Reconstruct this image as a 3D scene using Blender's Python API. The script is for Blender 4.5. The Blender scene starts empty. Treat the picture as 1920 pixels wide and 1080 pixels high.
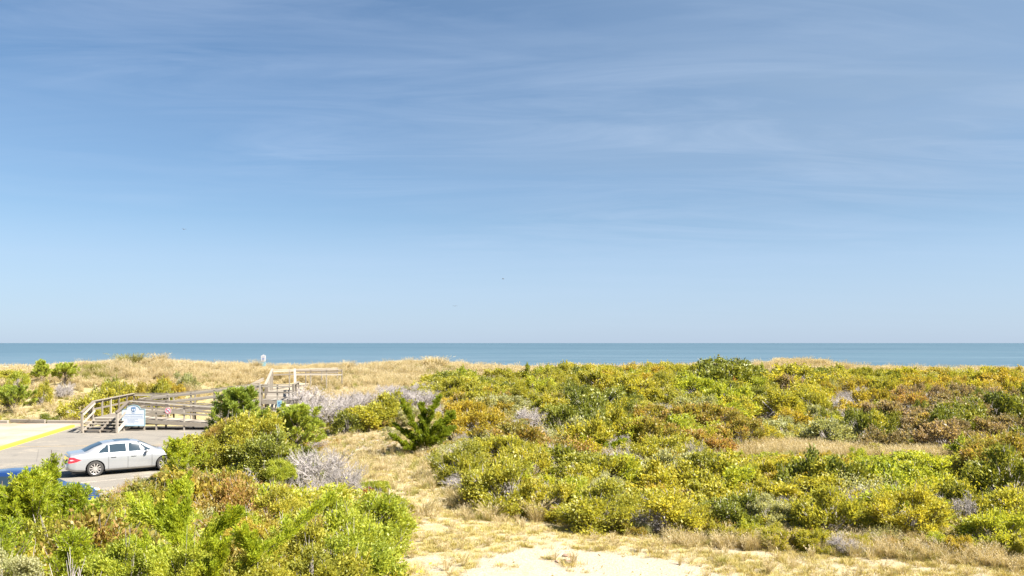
import bpy, math, random
import numpy as np
from mathutils import Vector, Matrix

random.seed(7)
RS = np.random.RandomState(11)
S = bpy.context.scene
COL = S.collection

# ------------------------------------------------------------------ camera, world, sun, exposure
CAM_Z = 5.87
F = 1500.0                      # focal length in photo pixels (1920 wide)
HOR = 643.0
cd = bpy.data.cameras.new("camera")
cam = bpy.data.objects.new("camera", cd)
COL.objects.link(cam)
cam.location = (0, 0, CAM_Z)
cam.rotation_euler = (math.radians(90), 0, 0)
cd.sensor_width = 36.0
cd.lens = 36.0 * F / 1920.0
cd.shift_y = (HOR - 540.0) / 1920.0
cd.clip_start = 0.1
cd.clip_end = 60000
S.camera = cam

SUN_EL, SUN_AZ = math.radians(47), math.radians(113)     # azimuth from +Y towards +X
SUN_DIR = Vector((math.sin(SUN_AZ) * math.cos(SUN_EL), math.cos(SUN_AZ) * math.cos(SUN_EL), math.sin(SUN_EL)))
sd = bpy.data.lights.new("sun", "SUN")
sd.energy = 5.0
sd.angle = math.radians(0.53)
sd.color = (1.0, 0.94, 0.84)
sun = bpy.data.objects.new("sun", sd)
COL.objects.link(sun)
sun.rotation_euler = (-SUN_DIR).to_track_quat('-Z', 'Y').to_euler()

W = bpy.data.worlds.new("World")
S.world = W
W.use_nodes = True
nt = W.node_tree
nt.nodes.clear()


def nd(t, typ, **kw):
    n = t.nodes.new(typ)
    for k, v in kw.items():
        if k == 'inp':
            for a, b in v.items():
                n.inputs[a].default_value = b
        else:
            setattr(n, k, v)
    return n


def math_n(t, op, a, b=None, c=None, clamp=False):
    n = t.nodes.new('ShaderNodeMath')
    n.operation = op
    n.use_clamp = clamp
    for i, v in enumerate((a, b, c)):
        if v is None:
            continue
        if isinstance(v, (int, float)):
            n.inputs[i].default_value = v
        else:
            t.links.new(v, n.inputs[i])
    return n.outputs[0]


def mixc(t, fac, a, b, mode='MIX'):
    n = t.nodes.new('ShaderNodeMix')
    n.data_type = 'RGBA'
    n.blend_type = mode
    for s, v in ((n.inputs[0], fac), (n.inputs[6], a), (n.inputs[7], b)):
        if isinstance(v, (int, float)):
            s.default_value = v
        elif isinstance(v, tuple):
            s.default_value = (*v[:3], 1)
        else:
            t.links.new(v, s)
    return n.outputs[2]


def ramp(t, fac, stops, interp='LINEAR'):
    n = t.nodes.new('ShaderNodeValToRGB')
    n.color_ramp.interpolation = interp
    e = n.color_ramp.elements
    while len(e) > 1:
        e.remove(e[-1])
    for i, (p, c) in enumerate(stops):
        k = e[0] if i == 0 else e.new(p)
        k.position = p
        k.color = (*c, 1) if len(c) == 3 else c
    if fac is not None:
        t.links.new(fac, n.inputs[0])
    return n.outputs[0]


def noise(t, vec, scale, detail=3.0, rough=0.5, dist=0.0):
    n = t.nodes.new('ShaderNodeTexNoise')
    n.inputs['Scale'].default_value = scale
    n.inputs['Detail'].default_value = detail
    n.inputs['Roughness'].default_value = rough
    n.inputs['Distortion'].default_value = dist
    if vec is not None:
        t.links.new(vec, n.inputs['Vector'])
    return n.outputs[0]


def mapping(t, vec, loc=(0, 0, 0), rot=(0, 0, 0), scale=(1, 1, 1)):
    n = t.nodes.new('ShaderNodeMapping')
    n.inputs['Location'].default_value = loc
    n.inputs['Rotation'].default_value = rot
    n.inputs['Scale'].default_value = scale
    t.links.new(vec, n.inputs['Vector'])
    return n.outputs[0]


sky = nd(nt, 'ShaderNodeTexSky', sky_type='NISHITA', sun_disc=False, sun_elevation=SUN_EL, sun_rotation=SUN_AZ,
         altitude=0.0, air_density=1.0, dust_density=0.5, ozone_density=1.8)
bg = nd(nt, 'ShaderNodeBackground', inp={'Strength': 0.052})
wo = nd(nt, 'ShaderNodeOutputWorld')
tc = nd(nt, 'ShaderNodeTexCoord')
sep = nd(nt, 'ShaderNodeSeparateXYZ')
nt.links.new(tc.outputs['Generated'], sep.inputs[0])
zz = math_n(nt, 'MAXIMUM', sep.outputs[2], 0.0)
# cirrus laid out on a flat high layer (perspective comes from dividing by the height of the ray)
zi = math_n(nt, 'ADD', zz, 0.10)
cx = math_n(nt, 'DIVIDE', sep.outputs[0], zi)
cy = math_n(nt, 'DIVIDE', sep.outputs[1], zi)
cmb = nd(nt, 'ShaderNodeCombineXYZ')
nt.links.new(cx, cmb.inputs[0])
nt.links.new(cy, cmb.inputs[1])
cv = mapping(nt, cmb.outputs[0], loc=(1.9, 0.85, 0), rot=(0, 0, math.radians(14)), scale=(0.55, 2.1, 1))
n1 = noise(nt, cv, 1.25, 9, 0.62, 1.5)
big = noise(nt, mapping(nt, cmb.outputs[0], loc=(3.1, 1.7, 0), scale=(0.35, 0.55, 1)), 1.0, 2, 0.5)
m1 = ramp(nt, n1, [(0.40, (0, 0, 0)), (0.78, (1, 1, 1))])
m2 = ramp(nt, big, [(0.40, (0.12, 0.12, 0.12)), (0.60, (1, 1, 1))])
# thin horizontal bands low over the sea
bandv = mapping(nt, tc.outputs['Generated'], loc=(0.3, 0, 0.11), scale=(2.2, 2.2, 26))
n3 = noise(nt, bandv, 1.0, 4, 0.55, 0.3)
m3 = ramp(nt, n3, [(0.50, (0, 0, 0)), (0.75, (1, 1, 1))])
cl = math_n(nt, 'MULTIPLY', m1, m2)
cl = math_n(nt, 'MULTIPLY', cl, 0.58)
cl = math_n(nt, 'MULTIPLY', cl, ramp(nt, zz, [(0.10, (0.15,) * 3), (0.20, (1,) * 3)]))
cl = math_n(nt, 'ADD', cl, math_n(nt, 'MULTIPLY', m3, 0.10), clamp=True)
# overall tint of the clear sky and its soft milky layer near the horizon
skyc = mixc(nt, 1.0, sky.outputs[0], (0.475, 0.638, 0.735), 'MULTIPLY')
milk = ramp(nt, zz, [(0.0, (0.66,) * 3), (0.05, (0.62,) * 3), (0.10, (0.50,) * 3), (0.15, (0.24,) * 3), (0.28, (0.10,) * 3), (0.4, (0.06,) * 3), (1.0, (0.03,) * 3)])
skyc = mixc(nt, milk, skyc, (3.30, 3.98, 5.42))
skyc = mixc(nt, cl, skyc, (3.60, 4.35, 5.60))
vn = noise(nt, mapping(nt, cmb.outputs[0], loc=(0.2, 2.2, 0), rot=(0, 0, 0.35), scale=(0.35, 0.9, 1)), 0.9, 5, 0.6, 0.5)
vx = nd(nt, 'ShaderNodeMapRange', inp={'From Min': -0.25, 'From Max': 0.40})
nt.links.new(sep.outputs[0], vx.inputs['Value'])
vz = ramp(nt, zz, [(0.10, (0, 0, 0)), (0.22, (1, 1, 1)), (0.7, (0.5,) * 3)])
veil = math_n(nt, 'MULTIPLY', math_n(nt, 'MULTIPLY', vx.outputs[0], vz), ramp(nt, vn, [(0.30, (0.30,) * 3), (0.66, (0.75,) * 3)]))
skyc = mixc(nt, veil, skyc, (2.10, 2.85, 3.85))
nt.links.new(skyc, bg.inputs[0])
nt.links.new(bg.outputs[0], wo.inputs[0])

S.view_settings.view_transform = 'Standard'
S.view_settings.look = 'None'
S.view_settings.exposure = 1.78
S.view_settings.gamma = 1.0
S.view_settings.use_curve_mapping = False
S.cycles.max_bounces = 8
S.cycles.diffuse_bounces = 6
S.cycles.transmission_bounces = 4

# ------------------------------------------------------------------ materials
def new_mat(name):
    m = bpy.data.materials.new(name)
    m.use_nodes = True
    t = m.node_tree
    t.nodes.clear()
    out = t.nodes.new('ShaderNodeOutputMaterial')
    return m, t, out


def principled(t, out, **kw):
    p = t.nodes.new('ShaderNodeBsdfPrincipled')
    for k, v in kw.items():
        k = k.replace('_', ' ')
        if hasattr(v, 'is_output') or isinstance(v, bpy.types.NodeSocket):
            t.links.new(v, p.inputs[k])
        else:
            p.inputs[k].default_value = (*v, 1) if isinstance(v, tuple) and len(v) == 3 else v
    t.links.new(p.outputs[0], out.inputs[0])
    return p


def bump(t, h, strength=0.3, dist=0.02):
    b = t.nodes.new('ShaderNodeBump')
    b.inputs['Strength'].default_value = strength
    b.inputs['Distance'].default_value = dist
    t.links.new(h, b.inputs['Height'])
    return b.outputs[0]


def simple_mat(name, col, rough=0.6, metal=0.0, coat=0.0, spec=0.5):
    m, t, out = new_mat(name)
    g = t.nodes.new('ShaderNodeNewGeometry')
    n = noise(t, g.outputs['Position'], 9.0, 4)
    c = mixc(t, n, tuple(x * 0.92 for x in col), tuple(min(1, x * 1.06) for x in col))
    principled(t, out, Base_Color=c, Roughness=rough, Metallic=metal, Coat_Weight=coat, Coat_Roughness=0.04, Specular_IOR_Level=spec)
    return m


def leaf_mat(name, stops, trans=0.5, patch=None, gloss=0.015, boost=1.0, bb=2.1):
    """leaf colours vary leaf by leaf, twig cluster by twig cluster and shrub by shrub"""
    m, t, out = new_mat(name)
    g = t.nodes.new('ShaderNodeNewGeometry')
    oi = t.nodes.new('ShaderNodeObjectInfo')
    at = t.nodes.new('ShaderNodeAttribute')
    at.attribute_name = 'tint'
    f = math_n(t, 'MULTIPLY', g.outputs['Random Per Island'], 0.34)
    f = math_n(t, 'ADD', f, math_n(t, 'MULTIPLY', at.outputs['Fac'], 0.42))
    f = math_n(t, 'ADD', f, math_n(t, 'MULTIPLY', oi.outputs['Random'], 0.24))
    c = ramp(t, f, stops)
    if patch:
        n = noise(t, g.outputs['Position'], 0.55, 3, 0.6)
        k = ramp(t, n, [(0.52, (0, 0, 0)), (0.66, (1, 1, 1))])
        k = math_n(t, 'MULTIPLY', k, 0.65)
        c = mixc(t, k, c, patch)
    if boost != 1:
        c = mixc(t, 1.0, c, (boost, boost, boost * bb), 'MULTIPLY')
    d = t.nodes.new('ShaderNodeBsdfDiffuse')
    tr = t.nodes.new('ShaderNodeBsdfTranslucent')
    t.links.new(c, d.inputs[0])
    t.links.new(mixc(t, 1.0, c, (1.25, 1.15, 0.6), 'MULTIPLY'), tr.inputs[0])
    mx = t.nodes.new('ShaderNodeMixShader')
    mx.inputs[0].default_value = trans
    t.links.new(d.outputs[0], mx.inputs[1])
    t.links.new(tr.outputs[0], mx.inputs[2])
    gl = t.nodes.new('ShaderNodeBsdfGlossy')
    gl.inputs['Roughness'].default_value = 0.45
    gl.inputs[0].default_value = (1, 1, 1, 1)
    m2 = t.nodes.new('ShaderNodeMixShader')
    m2.inputs[0].default_value = gloss
    t.links.new(mx.outputs[0], m2.inputs[1])
    t.links.new(gl.outputs[0], m2.inputs[2])
    t.links.new(m2.outputs[0], out.inputs[0])
    return m


M = {}
M['bay'] = leaf_mat('bayberry leaves', [(0.1, (0.147, 0.164, 0.032)), (0.42, (0.338, 0.339, 0.050)), (0.72, (0.491, 0.439, 0.062)), (1.0, (0.598, 0.504, 0.082))])
M['bright'] = leaf_mat('bright green leaves', [(0.1, (0.157, 0.212, 0.032)), (0.45, (0.345, 0.395, 0.049)), (0.75, (0.488, 0.486, 0.062)), (1.0, (0.587, 0.526, 0.089))])
M['dark'] = leaf_mat('dark green leaves', [(0.1, (0.084, 0.110, 0.023)), (0.5, (0.191, 0.214, 0.031)), (0.85, (0.346, 0.335, 0.044)), (1.0, (0.501, 0.393, 0.079))], trans=0.35, gloss=0.025)
M['rust'] = leaf_mat('rusty autumn leaves', [(0.1, (0.160, 0.175, 0.040)), (0.40, (0.300, 0.275, 0.055)), (0.62, (0.390, 0.285, 0.085)), (0.82, (0.460, 0.260, 0.120)), (1.0, (0.52, 0.37, 0.21))])
M['gold'] = leaf_mat('golden yellow leaves', [(0.1, (0.229, 0.223, 0.045)), (0.5, (0.414, 0.336, 0.054)), (0.85, (0.521, 0.398, 0.064)), (1.0, (0.521, 0.352, 0.090))])
M['silver'] = leaf_mat('pale silvery leaves', [(0.1, (0.230, 0.250, 0.100)), (0.5, (0.375, 0.385, 0.175)), (0.85, (0.49, 0.47, 0.28)), (1.0, (0.56, 0.51, 0.36))])
M['brown'] = leaf_mat('dull maroon leaves', [(0.1, (0.130, 0.130, 0.050)), (0.45, (0.265, 0.215, 0.105)), (0.8, (0.390, 0.285, 0.190)), (1.0, (0.47, 0.38, 0.26))])
M['red'] = leaf_mat('scarlet leaves', [(0.1, (0.24, 0.07, 0.03)), (0.6, (0.42, 0.09, 0.05)), (1.0, (0.48, 0.20, 0.10))])
M['cedar'] = leaf_mat('red cedar sprays', [(0.1, (0.117, 0.181, 0.020)), (0.45, (0.332, 0.403, 0.032)), (0.78, (0.491, 0.514, 0.045)), (1.0, (0.570, 0.538, 0.072))])
M['cedar_dark'] = leaf_mat('deep green cedar sprays', [(0.1, (0.086, 0.135, 0.017)), (0.5, (0.233, 0.293, 0.025)), (0.8, (0.381, 0.421, 0.036)), (1.0, (0.491, 0.467, 0.054))])
M['pine'] = leaf_mat('pine needles', [(0.1, (0.113, 0.172, 0.033)), (0.5, (0.332, 0.399, 0.059)), (0.85, (0.542, 0.551, 0.085)), (1.0, (0.600, 0.570, 0.108))], trans=0.35)
M['twig'] = leaf_mat('bare grey twigs', [(0.1, (0.24, 0.215, 0.20)), (0.5, (0.40, 0.36, 0.345)), (1.0, (0.56, 0.52, 0.50))], trans=0.05, gloss=0.02)
M['grass'] = leaf_mat('golden dune grass', [(0.1, (0.240, 0.209, 0.088)), (0.4, (0.420, 0.342, 0.177)), (0.75, (0.580, 0.479, 0.295)), (1.0, (0.600, 0.570, 0.484))], trans=0.3)
M['grass_green'] = leaf_mat('greenish dune grass', [(0.1, (0.13, 0.150, 0.035)), (0.5, (0.26, 0.255, 0.065)), (0.85, (0.40, 0.345, 0.12)), (1.0, (0.54, 0.45, 0.2))], trans=0.3)
M['turf'] = leaf_mat('short dry grass', [(0.1, (0.24, 0.23, 0.06)), (0.5, (0.44, 0.37, 0.12)), (0.85, (0.56, 0.44, 0.22)), (1.0, (0.62, 0.50, 0.30))], trans=0.25)
M['bark'] = simple_mat('grey brown bark', (0.16, 0.125, 0.10), 0.9)


def wood_mat():
    m, t, out = new_mat('weathered grey timber')
    g = t.nodes.new('ShaderNodeNewGeometry')
    oi = t.nodes.new('ShaderNodeObjectInfo')
    n = noise(t, mapping(t, g.outputs['Position'], scale=(3, 3, 14)), 2.0, 6, 0.65)
    n2 = noise(t, g.outputs['Position'], 0.9, 3)
    f = math_n(t, 'ADD', math_n(t, 'MULTIPLY', n, 0.38), math_n(t, 'MULTIPLY', oi.outputs['Random'], 0.6))
    c = ramp(t, f, [(0.2, (0.106, 0.090, 0.074)), (0.5, (0.225, 0.201, 0.166)), (0.8, (0.354, 0.324, 0.276))])
    c = mixc(t, math_n(t, 'MULTIPLY', n2, 0.22), c, (0.278, 0.199, 0.132))
    principled(t, out, Base_Color=c, Roughness=0.85, Normal=bump(t, n, 0.4, 0.01))
    return m


M['wood'] = wood_mat()
M['metal_bolt'] = simple_mat('dark iron', (0.05, 0.045, 0.04), 0.6, 0.6)


def ground_mat():
    m, t, out = new_mat('dune sand and litter')
    g = t.nodes.new('ShaderNodeNewGeometry')
    P = g.outputs['Position']
    at = t.nodes.new('ShaderNodeAttribute')
    at.attribute_name = 'bare'
    nf = noise(t, P, 14.0, 6, 0.7)
    nm = noise(t, P, 1.6, 5, 0.6)
    nl = noise(t, P, 0.35, 4, 0.6, 0.4)
    sand = ramp(t, nf, [(0.3, (0.290, 0.232, 0.157)), (0.55, (0.384, 0.326, 0.244)), (0.8, (0.465, 0.418, 0.337))])
    litter = ramp(t, nf, [(0.3, (0.194, 0.158, 0.075)), (0.5, (0.326, 0.268, 0.136)), (0.75, (0.440, 0.370, 0.211))])
    s = math_n(t, 'ADD', math_n(t, 'MULTIPLY', nm, 1.7), math_n(t, 'MULTIPLY', nl, 0.5))
    s = math_n(t, 'ADD', s, math_n(t, 'MULTIPLY', at.outputs['Fac'], 1.3))
    k = ramp(t, math_n(t, 'MULTIPLY', s, 0.5), [(0.62, (0, 0, 0)), (0.85, (1, 1, 1))])
    c = mixc(t, k, litter, sand)
    sp = noise(t, P, 55.0, 2, 0.5)
    c = mixc(t, ramp(t, sp, [(0.66, (0, 0, 0)), (0.72, (0.55,) * 3)]), c, (0.163, 0.128, 0.076))
    principled(t, out, Base_Color=c, Roughness=0.95, Specular_IOR_Level=0.15,
               Normal=bump(t, math_n(t, 'ADD', nf, math_n(t, 'MULTIPLY', nm, 2.0)), 0.8, 0.06))
    return m


def asphalt_mat():
    m, t, out = new_mat('sun-bleached asphalt')
    g = t.nodes.new('ShaderNodeNewGeometry')
    P = g.outputs['Position']
    nf = noise(t, P, 26.0, 5, 0.75)
    nl = noise(t, mapping(t, P, scale=(0.5, 1.3, 1)), 0.8, 5, 0.65, 0.5)
    c = ramp(t, nf, [(0.3, (0.109, 0.098, 0.085)), (0.5, (0.172, 0.156, 0.134)), (0.72, (0.244, 0.222, 0.192))])
    c = mixc(t, ramp(t, nl, [(0.42, (0, 0, 0)), (0.75, (0.75,) * 3)]), c, (0.218, 0.195, 0.164))
    c = mixc(t, ramp(t, noise(t, P, 0.9, 3, 0.5), [(0.60, (0, 0, 0)), (0.70, (0.45,) * 3)]), c, (0.085, 0.080, 0.074))
    c = mixc(t, ramp(t, noise(t, mapping(t, P, loc=(7, 3, 0)), 0.45, 6, 0.7), [(0.56, (0, 0, 0)), (0.70, (0.6,) * 3)]), c, (0.34, 0.29, 0.215))
    v = t.nodes.new('ShaderNodeTexVoronoi')
    v.feature = 'DISTANCE_TO_EDGE'
    v.inputs['Scale'].default_value = 0.32
    t.links.new(mixc(t, 0.35, P, nd(t, 'ShaderNodeTexNoise', inp={'Scale': 1.1, 'Detail': 6.0}).outputs['Color']), v.inputs['Vector'])
    c = mixc(t, ramp(t, v.outputs['Distance'], [(0.0, (0.42,) * 3), (0.008, (0, 0, 0))]), c, (0.057, 0.051, 0.047))
    principled(t, out, Base_Color=c, Roughness=0.9, Normal=bump(t, nf, 0.5, 0.01))
    return m


def walk_mat():
    m, t, out = new_mat('pale shell pavement')
    g = t.nodes.new('ShaderNodeNewGeometry')
    P = g.outputs['Position']
    nf = noise(t, P, 20.0, 5, 0.75)
    nl = noise(t, P, 0.35, 3, 0.6)
    c = ramp(t, nf, [(0.3, (0.237, 0.192, 0.150)), (0.6, (0.340, 0.292, 0.246)), (0.8, (0.412, 0.369, 0.319))])
    c = mixc(t, ramp(t, nl, [(0.45, (0, 0, 0)), (0.6, (1, 1, 1))]), c, mixc(t, nf, (0.257, 0.178, 0.123), (0.340, 0.249, 0.182)))
    principled(t, out, Base_Color=c, Roughness=0.95, Normal=bump(t, nf, 0.6, 0.01))
    return m


def paint_mat(name, col, wear=0.5):
    m, t, out = new_mat(name)
    g = t.nodes.new('ShaderNodeNewGeometry')
    n = noise(t, g.outputs['Position'], 12.0, 5, 0.7)
    n2 = noise(t, g.outputs['Position'], 1.1, 3, 0.7)
    f = math_n(t, 'ADD', math_n(t, 'MULTIPLY', n, 0.6), math_n(t, 'MULTIPLY', n2, 0.4))
    k = ramp(t, f, [(wear, (0, 0, 0)), (wear + 0.12, (1, 1, 1))])
    c = mixc(t, k, col, (0.20, 0.19, 0.17))
    principled(t, out, Base_Color=c, Roughness=0.85)
    return m


def sea_mat():
    m, t, out = new_mat('sea water')
    g = t.nodes.new('ShaderNodeNewGeometry')
    P = g.outputs['Position']
    sx = nd(t, 'ShaderNodeSeparateXYZ')
    t.links.new(P, sx.inputs[0])
    a = noise(t, mapping(t, P, scale=(0.010, 0.055, 1)), 1.0, 5, 0.62)
    b = noise(t, mapping(t, P, scale=(0.0012, 0.009, 1)), 1.0, 5, 0.6)
    w = noise(t, mapping(t, P, scale=(0.09, 0.45, 1)), 1.0, 4, 0.6)
    f = math_n(t, 'ADD', math_n(t, 'MULTIPLY', a, 0.45), math_n(t, 'MULTIPLY', b, 0.55))
    dist = math_n(t, 'DIVIDE', 260.0, sx.outputs[1], clamp=True)          # shallow water near shore, deep water far out
    deep = ramp(t, f, [(0.42, (0.020, 0.055, 0.079)), (0.5, (0.029, 0.069, 0.094)), (0.58, (0.044, 0.087, 0.114))])
    shal = ramp(t, f, [(0.42, (0.052, 0.100, 0.131)), (0.5, (0.072, 0.119, 0.151)), (0.64, (0.100, 0.144, 0.174))])
    c = mixc(t, math_n(t, 'POWER', dist, 0.55), deep, shal)
    foam = ramp(t, math_n(t, 'ADD', w, math_n(t, 'MULTIPLY', math_n(t, 'POWER', dist, 5.0), 0.09)), [(0.74, (0, 0, 0)), (0.79, (1, 1, 1))])
    c = mixc(t, foam, c, (0.397, 0.343, 0.357))
    sw = noise(t, mapping(t, P, scale=(0.004, 0.030, 1)), 1.0, 6, 0.7, 0.6)  # swell lines and glints put into the colour as lighter and darker streaks
    c = mixc(t, ramp(t, sw, [(0.46, (0, 0, 0)), (0.60, (0.55,) * 3)]), c, (0.092, 0.149, 0.180))
    c = mixc(t, ramp(t, noise(t, mapping(t, P, scale=(0.03, 0.16, 1)), 1.0, 4, 0.6), [(0.50, (0, 0, 0)), (0.62, (0.35,) * 3)]), c, (0.032, 0.075, 0.104))
    h = math_n(t, 'ADD', w, math_n(t, 'MULTIPLY', a, 3.0))
    principled(t, out, Base_Color=c, Roughness=0.32, Specular_IOR_Level=0.16, Normal=bump(t, h, 0.5, 0.35))
    return m


M['ground'] = ground_mat()
M['asphalt'] = asphalt_mat()
M['walk'] = walk_mat()
M['yellow'] = paint_mat('yellow kerb paint', (0.56, 0.42, 0.035), 0.60)
M['line_y'] = paint_mat('faded yellow line paint', (0.42, 0.29, 0.12), 0.50)
M['line_w'] = paint_mat('faded pale line paint', (0.40, 0.34, 0.28), 0.48)
M['sea'] = sea_mat()
M['foam'] = simple_mat('surf foam', (0.5, 0.54, 0.56), 0.9)
M['white'] = simple_mat('white painted board', (0.50, 0.54, 0.60), 0.55)
M['post_grey'] = simple_mat('weathered grey post', (0.42, 0.41, 0.42), 0.8)
M['cyan'] = simple_mat('pale turquoise board', (0.26, 0.44, 0.50), 0.5)
M['blue'] = simple_mat('deep blue print', (0.02, 0.10, 0.38), 0.5)
M['navy'] = simple_mat('slate blue print', (0.10, 0.19, 0.34), 0.5)
M['ink'] = simple_mat('faded blue grey print', (0.26, 0.33, 0.46), 0.6)
M['redink'] = simple_mat('red print', (0.60, 0.05, 0.09), 0.5)
M['signwhite'] = simple_mat('white sign face', (0.56, 0.55, 0.57), 0.5)

# ------------------------------------------------------------------ object helpers
def tag(o, label=None, cat=None, group=None, kind=None):
    if label: o['label'] = label
    if cat: o['category'] = cat
    if group: o['group'] = group
    if kind: o['kind'] = kind
    return o


def empty(name, loc=(0, 0, 0), rz=0.0):
    o = bpy.data.objects.new(name, None)
    COL.objects.link(o)
    o.location = loc
    o.rotation_euler = (0, 0, rz)
    o.empty_display_size = 0.1
    return o


def link(name, me, parent=None, mat=None):
    o = bpy.data.objects.new(name, me)
    COL.objects.link(o)
    if parent is not None:
        o.parent = parent
    if mat is not None and not me.materials:
        me.materials.append(mat)
    return o


def np_mesh(name, V, Fq, mats=None, tint=None, smooth=False, fmat=None):
    """mesh from arrays; Fq (n,4) or (n,3)"""
    me = bpy.data.meshes.new(name)
    V = np.asarray(V, dtype=np.float32)
    Fq = np.asarray(Fq, dtype=np.int32)
    n, k = Fq.shape
    me.vertices.add(len(V))
    me.vertices.foreach_set('co', V.ravel())
    me.loops.add(n * k)
    me.loops.foreach_set('vertex_index', Fq.ravel())
    me.polygons.add(n)
    me.polygons.foreach_set('loop_start', np.arange(0, n * k, k, dtype=np.int32))
    me.polygons.foreach_set('loop_total', np.full(n, k, dtype=np.int32))
    if smooth:
        me.polygons.foreach_set('use_smooth', np.ones(n, dtype=bool))
    if fmat is not None:
        me.polygons.foreach_set('material_index', np.asarray(fmat, dtype=np.int32))
    if tint is not None:
        a = me.attributes.new('tint', 'FLOAT', 'POINT')
        a.data.foreach_set('value', np.asarray(tint, dtype=np.float32))
    for m in mats or ():
        me.materials.append(m)
    me.update(calc_edges=True)
    me.validate()
    return me


class MB:
    def __init__(s):
        s.v, s.f = [], []

    def add(s, vs, fs):
        b = len(s.v)
        s.v += [tuple(x) for x in vs]
        s.f += [tuple(i + b for i in f) for f in fs]

    def box(s, c, d, R=None):
        x, y, z = (q / 2 for q in d)
        vs = [Vector((a * x, b * y, e * z)) for a in (-1, 1) for b in (-1, 1) for e in (-1, 1)]
        if R is not None:
            vs = [R @ v for v in vs]
        s.add([v + Vector(c) for v in vs], [(0, 1, 3, 2), (4, 6, 7, 5), (0, 4, 5, 1), (2, 3, 7, 6), (0, 2, 6, 4), (1, 5, 7, 3)])
        return s

    def beam(s, a, b, w, h, up=Vector((0, 0, 1))):
        """board from a to b, w across (horizontal), h in the up direction"""
        a, b = Vector(a), Vector(b)
        d = (b - a)
        L = d.length
        d = d / L
        side = d.cross(up)
        if side.length < 1e-4:
            side = Vector((1, 0, 0))
        side.normalize()
        u = side.cross(d).normalized()
        R = Matrix((d, side, u)).transposed()
        return s.box((a + b) / 2, (L, w, h), R)

    def tube(s, pts, rad, n=8, cap=True):
        pts = [Vector(p) for p in pts]
        rings = []
        for i, p in enumerate(pts):
            d = (pts[min(i + 1, len(pts) - 1)] - pts[max(i - 1, 0)]).normalized()
            a = d.orthogonal().normalized()
            b = d.cross(a)
            r = rad[i] if isinstance(rad, (list, tuple)) else rad
            rings.append([p + a * math.cos(2 * math.pi * k / n) * r + b * math.sin(2 * math.pi * k / n) * r for k in range(n)])
        vs = [v for r in rings for v in r]
        fs = []
        for i in range(len(pts) - 1):
            for k in range(n):
                fs.append((i * n + k, i * n + (k + 1) % n, (i + 1) * n + (k + 1) % n, (i + 1) * n + k))
        if cap:
            fs.append(tuple(range(n))[::-1])
            fs.append(tuple((len(pts) - 1) * n + k for k in range(n)))
        s.add(vs, fs)
        return s

    def prism(s, poly, y0, y1):
        """outline in x,z extruded from y0 to y1"""
        n = len(poly)
        s.add([(x, y0, z) for x, z in poly] + [(x, y1, z) for x, z in poly],
              [tuple(range(n)), tuple(range(n, 2 * n))[::-1]] + [(i, (i + 1) % n, n + (i + 1) % n, n + i)[::-1] for i in range(n)])
        return s

    def build(s, name, mat, parent=None, smooth=False, bev=0.0):
        me = bpy.data.meshes.new(name)
        me.from_pydata(s.v, [], s.f)
        me.materials.append(mat)
        import bmesh
        bm = bmesh.new()
        bm.from_mesh(me)
        bmesh.ops.recalc_face_normals(bm, faces=bm.faces)
        if bev:
            bmesh.ops.bevel(bm, geom=bm.edges[:], offset=bev, segments=1, affect='EDGES')
        bm.to_mesh(me)
        bm.free()
        if smooth:
            me.polygons.foreach_set('use_smooth', np.ones(len(me.polygons), dtype=bool))
        return link(name, me, parent)


# ------------------------------------------------------------------ terrain
def ss(a, b, x):
    t = np.clip((np.asarray(x, dtype=float) - a) / (b - a), 0, 1)
    return t * t * (3 - 2 * t)


def lot_edge(Y):
    return np.interp(Y, [10, 24, 30, 40, 54, 60], [-14.0, -14.2, -15.0, -16.0, -19.4, -21.0])


_ph = RS.rand(24, 4)


def bumps(X, Y):
    r = 0
    for i in range(12):
        a, b, c, d = _ph[i]
        k = 0.16 + 0.75 * (i / 12.0)
        th = a * math.pi * 2
        r = r + np.sin((X * math.cos(th) + Y * math.sin(th)) * k + b * 6.28) * (0.16 / (0.5 + k * 2.2))
    return r


def hgt(X, Y):
    X = np.asarray(X, dtype=float)
    Y = np.asarray(Y, dtype=float)
    mid = 1.95 * ss(31, 76, Y) + 0.55 * ss(72, 86, Y)
    left = 2.45 * ss(57.5, 85, Y)
    lw = ss(-9, -19, X)
    h = mid * (1 - lw) + left * lw
    h = h + 0.55 * np.exp(-((X + 41) ** 2) / 30 - ((Y - 85) ** 2) / 60)
    h = h + 0.15 * ss(80, 84, Y) * ss(0, -6, X)
    h = h + 0.30 * np.exp(-((X + 31) ** 2) / 60 - ((Y - 86) ** 2) / 60)
    h = h + 0.25 * np.exp(-((X + 12) ** 2) / 60 - ((Y - 85) ** 2) / 60)
    h = h + 0.72 * np.exp(-((X - 31) ** 2) / 20 - ((Y - 87) ** 2) / 40)
    h = h + 0.5 * np.exp(-((X - 9) ** 2) / 120 - ((Y - 70) ** 2) / 60)
    h = h - 0.35 * ss(-44, -60, X) * ss(60, 85, Y)
    amp = ss(20, 30, Y) * 0.55 + 0.1
    h = h + bumps(X, Y) * amp * ss(-1.0, 5.0, X - lot_edge(Y) + np.where(Y > 58, (Y - 58) * 1.2, 0))
    # flat parking lot
    inlot = ss(0.6, -0.4, X - lot_edge(Y)) * ss(57.4, 56.6, Y) * ss(14, 18, Y)
    h = h * (1 - inlot) + (-0.02) * inlot
    # seaward face, beach and sea bed
    fall = ss(91, 108, Y)
    beach = 0.3 - (np.maximum(Y, 100) - 100) * 0.0135
    h = h * (1 - fall) + beach * fall
    return h


def h1(x, y):
    return float(hgt(x, y))


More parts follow.
